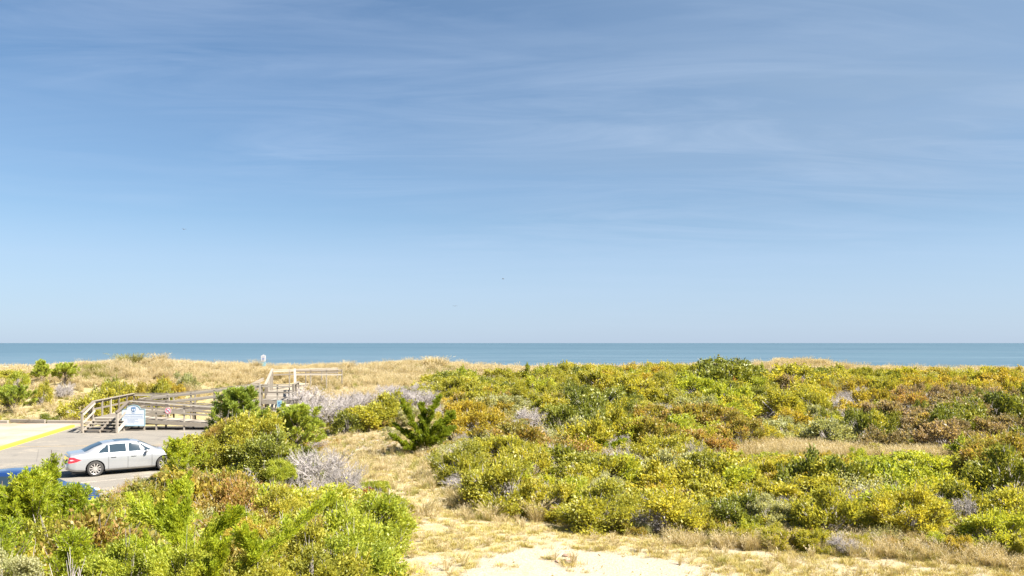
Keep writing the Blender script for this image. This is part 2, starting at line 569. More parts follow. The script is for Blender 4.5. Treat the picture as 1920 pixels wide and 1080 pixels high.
def ground_at(px, py):
    """world point where the ray of photo pixel (px,py) meets the terrain"""
    Y = np.arange(14, 95, 0.1)
    z = CAM_Z - (py - HOR) / F * Y
    X = (px - 960) / F * Y
    d = z - hgt(X, Y)
    i = np.argmax(d < 0)
    if d[i] >= 0:
        i = len(Y) - 1
    return float(X[i]), float(Y[i])


def to_px(X, Y, Z):
    return 960 + X * F / Y, HOR + (CAM_Z - Z) * F / Y


def inpoly(px, py, poly):
    px = np.asarray(px)
    py = np.asarray(py)
    c = np.zeros(px.shape, bool)
    n = len(poly)
    for i in range(n):
        x0, y0 = poly[i]
        x1, y1 = poly[(i + 1) % n]
        cond = ((y0 > py) != (y1 > py)) & (px < (x1 - x0) * (py - y0) / (y1 - y0 + 1e-9) + x0)
        c ^= cond
    return c


# ground plan of the clearings (world X,Y), surveyed through the photo
def gp(pts):
    return [ground_at(*p) for p in pts]


SAND = gp([(700, 1079), (735, 1000), (768, 965), (705, 915), (650, 892), (605, 868), (600, 820), (690, 800), (770, 848), (815, 885), (880, 935),
           (940, 968), (1030, 975), (1090, 995), (1250, 1012), (1500, 1035), (1700, 1042), (1940, 1050), (1990, 1079)])
SAND = [(x, y) for x, y in SAND] + [(25, 14.0), (-2, 14.0)]
BARE = gp([(870, 1079), (905, 1052), (985, 1030), (1100, 1035), (1200, 1045), (1290, 1060), (1340, 1079)]) + [(6.0, 14), (-1.5, 14)]
STRIP = gp([(1320, 868), (1340, 846), (1480, 838), (1585, 843), (1640, 856), (1690, 856), (1720, 850), (1800, 848), (1800, 872), (1700, 872), (1630, 866), (1450, 862)])
DELL = gp([(1370, 795), (1385, 770), (1450, 768), (1460, 790)])
PATH = [(-18.6, 59.2), (-15.7, 59.2), (-19.2, 71.5), (-12, 72.0), (-12, 78), (-22.4, 75.5), (-22.0, 71.5)]
SPOT = gp([(660, 842), (690, 818), (735, 822), (740, 840), (700, 850)])

xs = np.concatenate([np.arange(-300, -66, 9.0), np.arange(-66, 66.1, 0.5), np.arange(75, 301, 9.0)])
ys = np.concatenate([np.arange(-60, 12, 6.0), np.arange(12, 96, 0.4), np.arange(96, 300, 4.0)])
GX, GY = np.meshgrid(xs, ys)
GZ = hgt(GX, GY)
GZ = GZ + (np.random.RandomState(5).rand(*GZ.shape) - 0.5) * 0.07 * ((GX > lot_edge(GY) + 1) | (GY > 58)) * (GY < 110)
ny, nx = GX.shape
idx = np.arange(nx * ny).reshape(ny, nx)
quads = np.stack([idx[:-1, :-1], idx[:-1, 1:], idx[1:, 1:], idx[1:, :-1]], -1).reshape(-1, 4)
me = np_mesh('ground', np.stack([GX, GY, GZ], -1).reshape(-1, 3), quads, [M['ground']], smooth=True)
bare = np.zeros(GX.size)
gx, gy = GX.ravel(), GY.ravel()
bare[inpoly(gx, gy, SAND)] = 0.26
bare[inpoly(gx, gy, BARE)] = 0.85
for P_, v_ in ((DELL, 0.7), (PATH, 0.9), (SPOT, 0.9)):
    bare[inpoly(gx, gy, P_)] = v_
bare[gy > 97] = 1.0
b2 = bare.reshape(ny, nx)
for _ in range(2):
    b2[1:-1, 1:-1] = (b2[1:-1, 1:-1] * 2 + b2[:-2, 1:-1] + b2[2:, 1:-1] + b2[1:-1, :-2] + b2[1:-1, 2:]) / 6
a = me.attributes.new('bare', 'FLOAT', 'POINT')
a.data.foreach_set('value', b2.ravel().astype(np.float32))
tag(link('ground', me), kind='structure')

# sea with low swell
sy = np.concatenate([np.arange(205, 420, 2.5), np.geomspace(424, 30000, 60)])
sx_ = np.concatenate([-np.geomspace(20000, 420, 20), np.arange(-400, 401, 10.0), np.geomspace(420, 20000, 20)])
SX, SY = np.meshgrid(sx_, sy)
SZ = -1.5 + np.where(SY < 420, 0.16 * np.sin(SY * 0.42 + 0.9 * np.sin(SX * 0.018)) * ss(420, 300, SY), 0)
ny, nx = SX.shape
idx = np.arange(nx * ny).reshape(ny, nx)
quads = np.stack([idx[:-1, :-1], idx[:-1, 1:], idx[1:, 1:], idx[1:, :-1]], -1).reshape(-1, 4)
tag(link('sea', np_mesh('sea', np.stack([SX, SY, SZ], -1).reshape(-1, 3), quads, [M['sea']], smooth=True)), kind='structure')
# breaking surf: ragged low ridges of foam
vs, fs = [], []
for row, (yy, hh, ww) in enumerate(((227, 0.16, 3.0), (243, 0.4, 1.8), (262, 0.3, 1.0))):
    x = -200.0
    while x < 200:
        L = 12 + RS.rand() * 34
        if RS.rand() < (0.95, 0.55, 0.3)[row]:
            n = int(L / 1.6) + 2
            b = len(vs)
            for i in range(n):
                u = i / (n - 1)
                e = math.sin(math.pi * u) ** 0.5
                xx = x + L * u
                y0 = yy + 3 * math.sin(xx * 0.05 + row) + RS.rand() * 0.8
                vs += [(xx, y0 - ww * e, -1.52), (xx, y0, -1.42 + hh * e * (0.7 + 0.5 * RS.rand())), (xx, y0 + ww * 0.6 * e + 0.05, -1.5)]
            for i in range(n - 1):
                k = b + i * 3
                fs += [(k, k + 3, k + 4, k + 1), (k + 1, k + 4, k + 5, k + 2)]
        x += L + RS.rand() * 14
        if -108 < x < 400: x = 400
tag(link('surf', np_mesh('surf', vs, fs, [M['foam']], smooth=True)), kind='stuff')

# ------------------------------------------------------------------ parking lot, kerb, pavement
K0, K1 = Vector((-27.2, 40.0, 0)), Vector((-30.6, 56.0, 0))      # kerb line, lot side
kd = (K1 - K0).normalized()
kn = Vector((-kd.y, kd.x, 0))                                      # towards the pavement
KA = K0 - kd * 16
mb = MB()
le = [(float(lot_edge(y)) + 0.35, y) for y in (17, 24, 30, 36, 42, 48, 54, 56.4)]
pts = le + [(K1.x, 56.4), (KA.x, KA.y), (-60, 22), (-60, 17)]
vs = [(x, y, 0.004) for x, y in pts]
mb.add(vs, [tuple(range(len(vs)))])
tag(mb.build('parking_lot', M['asphalt']), kind='structure')
mb = MB()
pv = [K1 + kn * 0.27, KA + kn * 0.27, Vector((-75, 26, 0)), Vector((-75, 57.2, 0)), Vector((K1.x - 0.1, 57.2, 0))]
mb.add([(p.x, p.y, 0.12) for p in pv] + [(p.x, p.y, -0.1) for p in pv],
       [tuple(range(5)), tuple(range(5, 10))[::-1]] + [(i, (i + 1) % 5, 5 + (i + 1) % 5, 5 + i) for i in range(5)])
tag(mb.build('pavement', M['walk']), kind='structure')
kerb = empty('kerb', (0, 0, 0))
tag(kerb, kind='structure')
L = (K1 - KA).length
n = int(L / 3.0)
for i in range(n):
    a = KA + kd * (L * i / n + 0.006)
    b = KA + kd * (L * (i + 1) / n - 0.006)
    o = MB().beam(a + kn * 0.13 + Vector((0, 0, 0.045)), b + kn * 0.13 + Vector((0, 0, 0.045)), 0.26, 0.20).build('kerb_stone', M['yellow'], kerb, bev=0.015)


def road_line(name, a, b, w, mat):
    a, b = Vector((*a, 0)), Vector((*b, 0))
    d = (b - a).normalized()
    s_ = Vector((-d.y, d.x, 0)) * w / 2
    mb = MB()
    mb.add([(*(a + s_).xy, 0.008), (*(a - s_).xy, 0.008), (*(b - s_).xy, 0.008), (*(b + s_).xy, 0.008)], [(0, 1, 2, 3)])
    tag(mb.build(name, mat), kind='structure')


road_line('parking_line', (-28.9, 45.2), (-18.2, 46.1), 0.11, M['line_y'])
road_line('parking_line', (-19.6, 32.4), (-15.6, 35.4), 0.13, M['line_w'])
road_line('parking_line', (-16.8, 30.9), (-15.3, 32.2), 0.30, M['line_y'])

edging = empty('timber_edging', (0, 57.5, 0))
tag(edging, 'low edging of weathered timbers between the pale pavement and the dune grass', 'edging')
for i, (xa, xb, dz) in enumerate(((-30.75, -33.4, 0.0), (-33.5, -36.1, 0.07), (-36.2, -39.2, 0.02), (-39.3, -42.3, 0.0), (-28.9, -30.65, -0.06))):
    MB().beam((xa, -0.06 * (i % 2), 0.16 + dz), (xb, 0.05 + 0.1 * (i % 2), 0.19 + dz), 0.24, 0.26).build('timber', M['wood'], edging, bev=0.02)

# ------------------------------------------------------------------ boardwalk ramp
bw = empty('boardwalk_ramp', (-26, 54, 0))
tag(bw, 'weathered grey wooden boardwalk ramp with railings, steps and landing climbing the dune', 'boardwalk')
OFF = Vector((26, -54, 0))


def bpart(name, mb, bev=0.0, label=None):
    mb.v = [tuple(Vector(v) + OFF) for v in mb.v]
    o = mb.build(name, M['wood'], bw, bev=bev)
    if label: o['label'] = label
    return o


def gz(x, y):
    return h1(x, y)


def railing(a, b, spacing=1.9, hr=1.12, ends=(True, True), drop=0.28, post_top=0.0, cap=True, to_ground=True, joist=True):
    """railing along deck edge a->b (points at deck level)"""
    a, b = Vector(a), Vector(b)
    L = (b - a).xy.length
    n = max(1, round(L / spacing))
    for i in range(n + 1):
        if (i == 0 and not ends[0]) or (i == n and not ends[1]):
            continue
        p = a.lerp(b, i / n)
        zb = min(gz(p.x, p.y) - 0.1, p.z - drop) if to_ground else p.z - drop
        bpart('post', MB().box((p.x, p.y, (zb + p.z + hr - 0.03 + post_top) / 2), (0.095, 0.095, p.z + hr - 0.03 + post_top - zb)))
    up = Vector((0, 0, 1))
    d = (b - a).normalized()
    side = d.cross(up).normalized()
    if side.y > 0 or (abs(side.y) < 0.3 and side.x < 0):
        side = -side                                    # boards fixed on the side nearest the lot
    off = side * 0.066
    if cap:
        bpart('cap_rail', MB().beam(a + up * hr, b + up * hr, 0.19, 0.05))
    bpart('top_rail', MB().beam(a + up * (hr - 0.13) + off, b + up * (hr - 0.13) + off, 0.036, 0.12))
    bpart('mid_rail', MB().beam(a + up * (hr * 0.50) + off, b + up * (hr * 0.50) + off, 0.036, 0.12))
    if joist:
        bpart('rim_joist', MB().beam(a + up * (-0.14) + off, b + up * (-0.14) + off, 0.04, 0.25))


def deck(pts_a, pts_b, n):
    """planks laid across between edge line pts_a (2 points) and pts_b (2 points)"""
    a0, a1 = map(Vector, pts_a)
    b0, b1 = map(Vector, pts_b)
    for i in range(n):
        u0, u1 = (i + 0.04) / n, (i + 0.96) / n
        q = [a0.lerp(a1, u0), a0.lerp(a1, u1), b0.lerp(b1, u1), b0.lerp(b1, u0)]
        dz = Vector((0, 0, 0.038))
        j = Vector((0, 0, RS.rand() * 0.006))
        mb = MB()
        mb.add([v + j for v in q] + [v - dz for v in q], [(0, 1, 2, 3), (7, 6, 5, 4), (0, 4, 5, 1), (1, 5, 6, 2), (2, 6, 7, 3), (3, 7, 4, 0)])
        bpart('plank', mb)


DK = 0.84
# steps: rise away from the lot
for i in range(4):
    yy = 52.25 + i * 0.34
    z = 0.17 * (i + 1)
    for dy in (0.0, 0.15):
        bpart('tread', MB().box((-26.85, yy + dy, z), (2.1, 0.135, 0.04)))
for x in (-27.95, -26.85, -25.75):
    bpart('stringer', MB().beam((x, 52.05, 0.02), (x, 53.55, 0.72), 0.05, 0.24))
for x in (-28.0, -25.72):
    bpart('newel_post', MB().box((x, 52.1, 0.66), (0.13, 0.13, 1.34)))
    bpart('handrail', MB().beam((x, 52.0, 1.33), (x, 53.62, DK + 1.14), 0.19, 0.05))
    bpart('stair_rail', MB().beam((x + (0.07 if x < -27 else -0.07), 52.1, 0.66), (x + (0.07 if x < -27 else -0.07), 53.6, DK + 0.5), 0.036, 0.12))
    bpart('stair_rail', MB().beam((x + (0.07 if x < -27 else -0.07), 52.1, 1.18), (x + (0.07 if x < -27 else -0.07), 53.6, DK + 1.0), 0.036, 0.12))
# platform, running away to the dune foot
deck(((-28.1, 53.6, DK), (-29.3, 62.0, DK)), ((-25.8, 53.6, DK), (-26.6, 62.0, DK)), 44)
bpart('rim_joist', MB().beam((-28.1, 53.6, DK - 0.16), (-25.8, 53.6, DK - 0.16), 0.04, 0.24))
railing((-28.1, 53.65, DK), (-29.3, 62.0, DK), 1.7)
railing((-29.3, 62.0, DK), (-26.6, 62.0, DK), 1.4, ends=(False, True))
# lower ramp down to the lot on the right
railing((-25.75, 53.7, DK), (-14.6, 53.9, -0.02 + 0.06), 1.85)
railing((-25.9, 55.5, DK), (-14.6, 55.7, 0.06), 1.85)
deck(((-25.8, 53.78, DK), (-14.6, 53.98, 0.05)), ((-25.8, 55.42, DK), (-14.6, 55.62, 0.05)), 74)
# upper ramp to the landing
LZ = 1.78
railing((-26.3, 57.2, DK), (-17.95, 57.2, LZ), 1.65)
railing((-26.5, 58.95, DK + 0.02), (-18.6, 58.95, LZ), 1.65)
deck(((-26.2, 57.28, DK + 0.01), (-18.0, 57.28, LZ)), ((-26.2, 58.88, DK + 0.01), (-18.0, 58.88, LZ)), 58)
railing((-25.95, 55.7, DK), (-26.2, 57.2, DK), 1.5, ends=(False, False))
# landing
deck(((-17.98, 57.2, LZ + 0.003), (-15.7, 57.2, LZ + 0.003)), ((-17.98, 59.0, LZ + 0.003), (-15.7, 59.0, LZ + 0.003)), 16)
railing((-17.85, 57.12, LZ), (-15.65, 57.12, LZ), 1.1, drop=0.5)
for x in (-17.98, -15.6):
    bpart('newel_post', MB().box((x, 57.1, (gz(x, 57) - 0.1 + LZ + 1.16) / 2), (0.15, 0.15, LZ + 1.16 - gz(x, 57) + 0.1)))
railing((-15.62, 57.2, LZ), (-15.9, 59.6, LZ + 0.08), 1.2, ends=(False, True))
# cross braces and bolts under the landing
bpart('brace', MB().beam((-17.6, 57.3, LZ - 0.75), (-15.7, 57.3, LZ - 0.75), 0.05, 0.2))
# upper walk rising over the dune, then rails along the sand path
A0, A1 = Vector((-18.25, 59.2, LZ)), Vector((-21.55, 72.0, 2.55))
B0, B1 = Vector((-16.1, 59.4, LZ + 0.08)), Vector((-19.55, 72.0, 2.55))
deck(((A0.x, A0.y, LZ + 0.02), (-19.6, 64.5, 2.05)), ((B0.x, B0.y, LZ + 0.02), (-17.5, 64.5, 2.05)), 34)
railing(A0, A1, 1.7, hr=1.0, joist=False)
railing(B0, B1, 1.7, hr=1.0, joist=False)
railing(A1, (-16.6, 76.0, 2.62), 1.7, hr=0.88, ends=(False, True), joist=False)
railing(B1, (-15.6, 73.4, 2.50), 1.3, hr=0.92, ends=(False, True), joist=False)
railing((-19.9, 64.0, 2.0), (-21.2, 62.6, 1.2), 1.3, hr=1.05, ends=(False, True), joist=False)
# dark iron bolts on the posts of the landing
bt = MB()


def small_sign(name, x, y, z, build, label, cat):
    o = empty(name, (x, y, z))
    tag(o, label, cat)
    build(o)
    return o


# big notice board in front of the ramp
def notice(o):
    w, h = 0.76, 1.12
    arc = [(w - 0.0, h)] + [(0.44 * math.cos(a), h + 0.27 * math.sin(a)) for a in np.linspace(0, math.pi, 15)] + [(-w, h)]
    poly = [(-w, 0), (w, 0)] + arc
    MB().prism(poly, -0.02, 0.02).build('sign_board', M['white'], o)
    fr = MB()
    pp = poly + [poly[0]]
    for p, q in zip(pp, pp[1:]):
        fr.beam((p[0], -0.024, p[1]), (q[0], -0.024, q[1]), 0.03, 0.03, Vector((0, 1, 0)))
    fr.build('border', M['cyan'], o)
    for x in (-0.66, 0.66):
        MB().box((x, 0.075, -0.0), (0.1, 0.1, 1.2)).build('post', M['wood'], o)
    # crest: shield with two round blooms and a scroll
    cz = h - 0.0
    sh = [(-0.14, cz + 0.12), (-0.09, cz + 0.10), (-0.04, cz + 0.16), (0.0, cz + 0.11), (0.05, cz + 0.17), (0.09, cz + 0.11), (0.14, cz + 0.13), (0.15, cz - 0.08), (0.07, cz - 0.17), (0, cz - 0.20), (-0.08, cz - 0.17), (-0.15, cz - 0.06)]
    MB().prism(sh, -0.032, -0.02).build('crest', M['navy'], o)
    for x in (-0.055, 0.065):
        MB().prism([(x + 0.045 * math.cos(a), cz - 0.05 + 0.06 * math.sin(a)) for a in np.linspace(0, 2 * math.pi, 13)[:-1]], -0.038, -0.032).build('crest_bloom', M['white'], o)
    MB().prism([(-0.13, cz - 0.24), (0, cz - 0.29), (0.13, cz - 0.24), (0.13, cz - 0.215), (0, cz - 0.262), (-0.13, cz - 0.215)], -0.03, -0.02).build('crest_scroll', M['ink'], o)
    # lines of small lettering, too small to read
    rr = random.Random(4)
    z = 0.76
    for k, (x0, x1, hh) in enumerate(((-0.66, 0.64, 0.045), (-0.60, 0.62, 0.03), (-0.66, 0.66, 0.03), (-0.55, 0.30, 0.026), (-0.60, 0.12, 0.026), (-0.55, 0.34, 0.026), (-0.52, 0.05, 0.026), (-0.6, 0.66, 0.02))):
        t_ = MB()
        x = x0
        while x < x1:
            wl = 0.04 + rr.random() * 0.10
            xe = min(x + wl, x1)
            t_.box(((x + xe) / 2, -0.023, z), (xe - x, 0.006, hh))
            x = xe + 0.018
        ob = t_.build('text_line', M['ink'], o)
        ob['kind'] = 'stuff'
        z -= (0.125, 0.105, 0.095, 0.08, 0.075, 0.075, 0.15, 0)[k]


small_sign('notice_board', -25.25, 53.40, 0.34, notice, 'white notice board with arched top, blue crest and rows of small lettering', 'sign')


def nodog(o):
    MB().prism([(0.215 * math.cos(a), 0.215 * math.sin(a)) for a in np.linspace(0, 2 * math.pi, 29)[:-1]], -0.012, 0.0).build('disc', M['signwhite'], o)
    ring = MB()
    n = 28
    for i in range(n):
        a0, a1 = 2 * math.pi * i / n, 2 * math.pi * (i + 1) / n
        c = lambda r, a, y: (r * math.cos(a), y, r * math.sin(a))
        ring.add([c(0.165, a0, -0.018), c(0.195, a0, -0.018), c(0.195, a1, -0.018), c(0.165, a1, -0.018)], [(0, 1, 2, 3)])
    ring.build('ring', M['redink'], o)
    MB().beam((-0.12, -0.021, 0.12), (0.12, -0.021, -0.12), 0.005, 0.034, Vector((1, 0, 1))).build('slash', M['redink'], o)
    MB().prism([(-0.10, -0.09), (-0.07, -0.09), (-0.06, -0.02), (0.03, -0.02), (0.04, -0.09), (0.07, -0.09), (0.07, 0.03), (0.12, 0.05), (0.10, 0.09), (0.05, 0.08), (0.03, 0.03), (-0.07, 0.03), (-0.11, 0.08), (-0.10, 0.02)], -0.016, -0.012).build('symbol', M['navy'], o)


small_sign('prohibition_sign', -23.02, 53.55, 1.33, nodog, 'small round white sign with red ring and slash on a ramp post', 'sign')


def bluesign(o):
    MB().box((0, 0, 0.0), (0.34, 0.03, 0.48)).build('sign_board', M['cyan'], o)
    MB().box((0.0, 0.05, -0.30), (0.08, 0.07, 1.1)).build('post', M['post_grey'], o)
    five = [((-0.07, 0.10), (0.08, 0.10)), ((-0.055, 0.10), (-0.055, 0.0)), ((-0.07, 0.0), (0.05, 0.0)), ((0.065, 0.01), (0.065, -0.10)), ((-0.07, -0.10), (0.06, -0.10))]
    t_ = MB()
    for p, q in five:
        t_.beam((p[0], -0.018, p[1]), (q[0], -0.018, q[1]), 0.006, 0.04, Vector((1, 0, 1)) if p[0] != q[0] and p[1] != q[1] else (Vector((0, 0, 1)) if p[1] == q[1] else Vector((1, 0, 0))))
    t_.build('number', M['blue'], o)


small_sign('number_sign', -16.45, 56.6, 1.56, bluesign, 'small turquoise sign with blue figure below the landing railing, above the pine', 'sign')


def beachsign(o):
    poly = [(-0.24, 0.0), (0.20, 0.0), (0.25, 0.62), (0.12, 0.66), (0.0, 0.74), (-0.12, 0.66), (-0.27, 0.62)]
    MB().prism(poly, -0.02, 0.02).build('sign_board', M['signwhite'], o)
    MB().box((-0.02, -0.03, 0.29), (0.24, 0.02, 0.07)).build('emblem', M['blue'], o)
    MB().box((-0.01, -0.03, 0.50), (0.28, 0.02, 0.035)).build('text_line', M['ink'], o)
    MB().box((-0.01, -0.03, 0.14), (0.26, 0.02, 0.025)).build('text_line', M['ink'], o)
    MB().prism([(-0.36, -0.52), (0.22, -0.52), (0.26, -0.08), (-0.30, -0.08)], -0.02, 0.02).build('lower_board', M['cyan'], o)
    MB().box((-0.04, 0.06, -0.55), (0.09, 0.09, 2.2)).build('post', M['white'], o)


small_sign('beach_sign', -26.4, 85.0, 3.90, beachsign, 'small white beach sign on a post standing up against the sea behind the dune', 'sign')

# ------------------------------------------------------------------ cars
def car_paint(name, col, metallic):
    m, t, out = new_mat(name)
    g = t.nodes.new('ShaderNodeNewGeometry')
    n = noise(t, g.outputs['Position'], 3.0, 4)
    c = mixc(t, n, tuple(x * 0.94 for x in col), col)
    principled(t, out, Base_Color=c, Metallic=metallic, Roughness=mixv(t, n, 0.28, 0.36), Coat_Weight=1.0, Coat_Roughness=0.05)
    return m


def mixv(t, f, a, b):
    return math_n(t, 'ADD', math_n(t, 'MULTIPLY', f, b - a), a)


def glass_mat():
    m, t, out = new_mat('tinted car glass')
    principled(t, out, Base_Color=(0.02, 0.035, 0.05), Roughness=0.10, Specular_IOR_Level=0.7)
    return m


M['silver_paint'] = car_paint('silver metallic paint', (0.37, 0.38, 0.40), 0.45)
M['blue_paint'] = car_paint('deep blue paint', (0.012, 0.045, 0.17), 0.35)
M['glass'] = glass_mat()
M['rubber'] = simple_mat('tyre rubber', (0.035, 0.033, 0.032), 0.85)
M['alloy'] = simple_mat('alloy wheel', (0.58, 0.55, 0.53), 0.35, 0.7)
M['dark_plastic'] = simple_mat('black plastic', (0.02, 0.02, 0.022), 0.6)
M['redlamp'] = simple_mat('red lamp lens', (0.62, 0.02, 0.03), 0.12, coat=1.0)
M['clearlamp'] = simple_mat('clear lamp lens', (0.30, 0.31, 0.33), 0.1, coat=1.0)
M['amber'] = simple_mat('amber lamp lens', (0.80, 0.28, 0.02), 0.15, coat=1.0)
M['chrome'] = simple_mat('chrome', (0.7, 0.7, 0.72), 0.15, 1.0)
M['plate'] = simple_mat('number plate', (0.62, 0.58, 0.42), 0.5)


def catmull(P, m):
    """P (k, n, 2) control points -> (m, n, 2)"""
    k = len(P)
    u = np.linspace(0, k - 1, m)
    i = np.minimum(u.astype(int), k - 2)
    t = (u - i)[:, None, None]
    g = lambda j: P[np.clip(j, 0, k - 1)]
    p0, p1, p2, p3 = g(i - 1), g(i), g(i + 1), g(i + 2)
    q = 0.5 * (2 * p1 + (p2 - p0) * t + (2 * p0 - 5 * p1 + 4 * p2 - p3) * t * t + (3 * p1 - p0 - 3 * p2 + p3) * t ** 3)
    lin = p1 + (p2 - p1) * t
    return 0.75 * q + 0.25 * lin, u


def make_car(root, sp, paint):
    x = np.unique(np.concatenate([np.linspace(0, 0.3, 26), np.linspace(0.3, sp['L'] - 0.4, 380), np.linspace(sp['L'] - 0.4, sp['L'], 26)]))
    zt = np.interp(x, *zip(*sp['top']))
    ker = np.array([1, 2, 3, 2, 1.0]) / 9
    zt[4:-4] = np.convolve(np.pad(zt, 2, 'edge'), ker, 'valid')[4:-4]
    zb = np.minimum(np.interp(x, *zip(*sp['belt'])), zt - 0.035)
    w = np.interp(x, *zip(*sp['half']))
    w = np.convolve(np.pad(w, 4, 'edge'), np.ones(9) / 9, 'valid')
    zl = np.interp(x, *zip(*sp['low']))
    b = np.clip((zt - zb - 0.06) / 0.34, 0, 1)
    gt = w - sp.get('tumble', 0.31)
    G = [(w - .12, zl), (w - .03, zl + .09), (w, .52 * (zl + zb)), (w - .012, zb - .13), (w - .05, zb - .015),
         (w - .085, zb + .03), (gt + .03, zt - .085), (gt - .09, zt - .022), (gt * .5, zt - .004), (gt * 0, zt)]
    D = [G[0], G[1], G[2], G[3], G[4],
         (w - .11, zb + .55 * (zt - zb)), (w - .20, zb + .82 * (zt - zb)), (w * .6, zb + .96 * (zt - zb)), (w * .3, zt - .002), (w * 0, zt)]
    P = np.stack([np.stack([np.stack([b * g[0] + (1 - b) * d[0], b * g[1] + (1 - b) * d[1]], -1)], 0)[0] for g, d in zip(G, D)])
    Q, u = catmull(P, 150)
    m_, n_ = Q.shape[:2]
    faces_all = {}
    V = []
    for sgn in (1, -1):
        V.append(np.stack([np.broadcast_to(x, (m_, n_)), sgn * Q[:, :, 0], Q[:, :, 1]], -1).reshape(-1, 3))
    V = np.concatenate(V)
    um = (u[:-1] + u[1:]) / 2
    idx = np.arange(m_ * n_).reshape(m_, n_)
    q = np.stack([idx[:-1, :-1], idx[:-1, 1:], idx[1:, 1:], idx[1:, :-1]], -1)
    cen = V[:m_ * n_].reshape(m_, n_, 3)
    cen = (cen[:-1, :-1] + cen[:-1, 1:] + cen[1:, 1:] + cen[1:, :-1]) / 4
    cx, cy_, cz = cen[..., 0], cen[..., 1], cen[..., 2]
    U = np.broadcast_to(um[:, None], cx.shape)
    lab = np.full(cx.shape, 'body', dtype=object)
    side = (U < 3.4)
    for nm, x0, x1 in sp['doors']:
        lab[side & (cx > x0) & (cx < x1) & (cz > zl.min() + .10)] = nm
    gb = (U > 5.10) & (U < np.where(cx > 2.85, 6.35, 5.93))
    for nm, poly in sp['side_windows']:
        lab[gb & inpoly(cx, cz, poly)] = nm
    roofb = U > 6.75
    wx0, wx1 = sp['windshield']
    lab[roofb & (cx > wx0) & (cx < wx1)] = 'windshield'
    rx0, rx1 = sp['rear_window']
    lab[roofb & (cx > rx0) & (cx < rx1)] = 'rear_window'
    if 'sunroof' in sp:
        lab[(U > 7.4) & (cx > sp['sunroof'][0]) & (cx < sp['sunroof'][1])] = 'sunroof'
    for nm, poly, umax in sp['lamps']:
        lab[(U < umax) & inpoly(cx, cz, poly)] = nm
    for xc in sp['axles']:
        lab[(np.hypot(cx - xc, cz - sp['r']) < sp['r'] + 0.055) & (U < 3.2)] = 'hole'
    # end caps
    names = [k for k in dict.fromkeys(lab.ravel()) if k != 'hole']
    mats = {'body': paint, 'front_door': paint, 'rear_door': paint, 'taillight': M['redlamp'], 'headlight': M['clearlamp'], 'indicator': M['amber'], 'lamp_lens': M['clearlamp']}
    for nm in names:
        sel = lab == nm
        f1 = q[sel][:, ::-1]
        f2 = (q[sel] + m_ * n_)
        two = nm in ('front_door', 'rear_door', 'taillight', 'headlight', 'indicator', 'lamp_lens', 'side_window', 'quarter_window', 'rear_side_window')
        groups = [f1, f2] if two else [np.concatenate([f1, f2])]
        for fq in groups:
            used, inv = np.unique(fq, return_inverse=True)
            vv = V[used].copy()
            ff = inv.reshape(fq.shape)
            if nm == 'body':
                # close nose and tail
                vv = list(map(tuple, vv))
                ff = [tuple(f) for f in ff]
                for col in (0, n_ - 1):
                    ring = [tuple(V[idx[i, col]]) for i in range(m_)] + [tuple(V[idx[i, col] + m_ * n_]) for i in range(m_ - 1, -1, -1)]
                    b0 = len(vv)
                    c0 = np.mean(ring, axis=0)
                    vv += ring + [tuple(c0)]
                    nn = len(ring)
                    ff += [(b0 + i, b0 + (i + 1) % nn, b0 + nn) for i in range(nn)]
                me = bpy.data.meshes.new('body')
                me.from_pydata([tuple(map(float, v)) for v in vv], [], [tuple(map(int, f)) for f in ff])
                me.polygons.foreach_set('use_smooth', np.ones(len(me.polygons), dtype=bool))
                me.materials.append(paint)
                me.validate()
                import bmesh
                bm = bmesh.new()
                bm.from_mesh(me)
                bmesh.ops.remove_doubles(bm, verts=bm.verts, dist=0.0005)
                bm.to_mesh(me)
                bm.free()
            else:
                me = np_mesh(nm, vv, ff, [mats.get(nm, M['glass'])], smooth=True)
            nmo = {'front_door': 'door', 'rear_door': 'door', 'lamp_lens': 'lamp_lens', 'rear_side_window': 'side_window'}.get(nm, nm)
            link(nmo, me, root)
    wid = lambda xx: float(np.interp(xx, x, w))
    # dark inner arches, seams, handles, mirrors
    for xc in sp['axles']:
        for s_ in (1, -1):
            y = wid(xc)
            mb = MB()
            n = 24
            r = sp['r'] + 0.075
            ring0 = [(xc + r * math.cos(a), s_ * (y - 0.035), sp['r'] + r * math.sin(a)) for a in np.linspace(0, 2 * math.pi, n + 1)[:-1]]
            ring1 = [(p[0], s_ * (y - 0.40), p[2]) for p in ring0]
            mb.add(ring0 + ring1 + [(xc, s_ * (y - 0.40), sp['r'])],
                   [(i, (i + 1) % n, n + (i + 1) % n, n + i) for i in range(n)] + [(n + i, n + (i + 1) % n, 2 * n) for i in range(n)])
            mb.v = [(a, b_, max(c, 0.17)) for a, b_, c in mb.v]
            mb.build('wheel_arch', M['dark_plastic'], root)
            wheel(root, xc, s_ * (y - 0.13), sp['r'], s_, sp.get('spokes', 10))
    for s_ in (1, -1):
        for xx in sp['seams']:
            i = int(np.argmin(abs(x - xx)))
            col = np.stack([Q[:, i, 0], Q[:, i, 1]], -1)
            k = (u > 0.8) & (u < 4.7)
            pts = [(x[i], s_ * (p[0] + 0.003), p[1]) for p in col[k]]
            MB().tube(pts, 0.006, 4).build('door_seam', M['dark_plastic'], root)
        for xx in sp['handles']:
            y = wid(xx)
            MB().box((xx, s_ * (y + 0.012), float(np.interp(xx, x, zb)) - 0.13), (0.20, 0.035, 0.035)).build('door_handle', paint, root, bev=0.008)
        xm = sp['mirror']
        zmb = float(np.interp(xm, x, zb))
        MB().box((xm, s_ * (wid(xm) + 0.075), zmb + 0.06), (0.11, 0.20, 0.13)).build('wing_mirror', paint, root, bev=0.03, smooth=True)
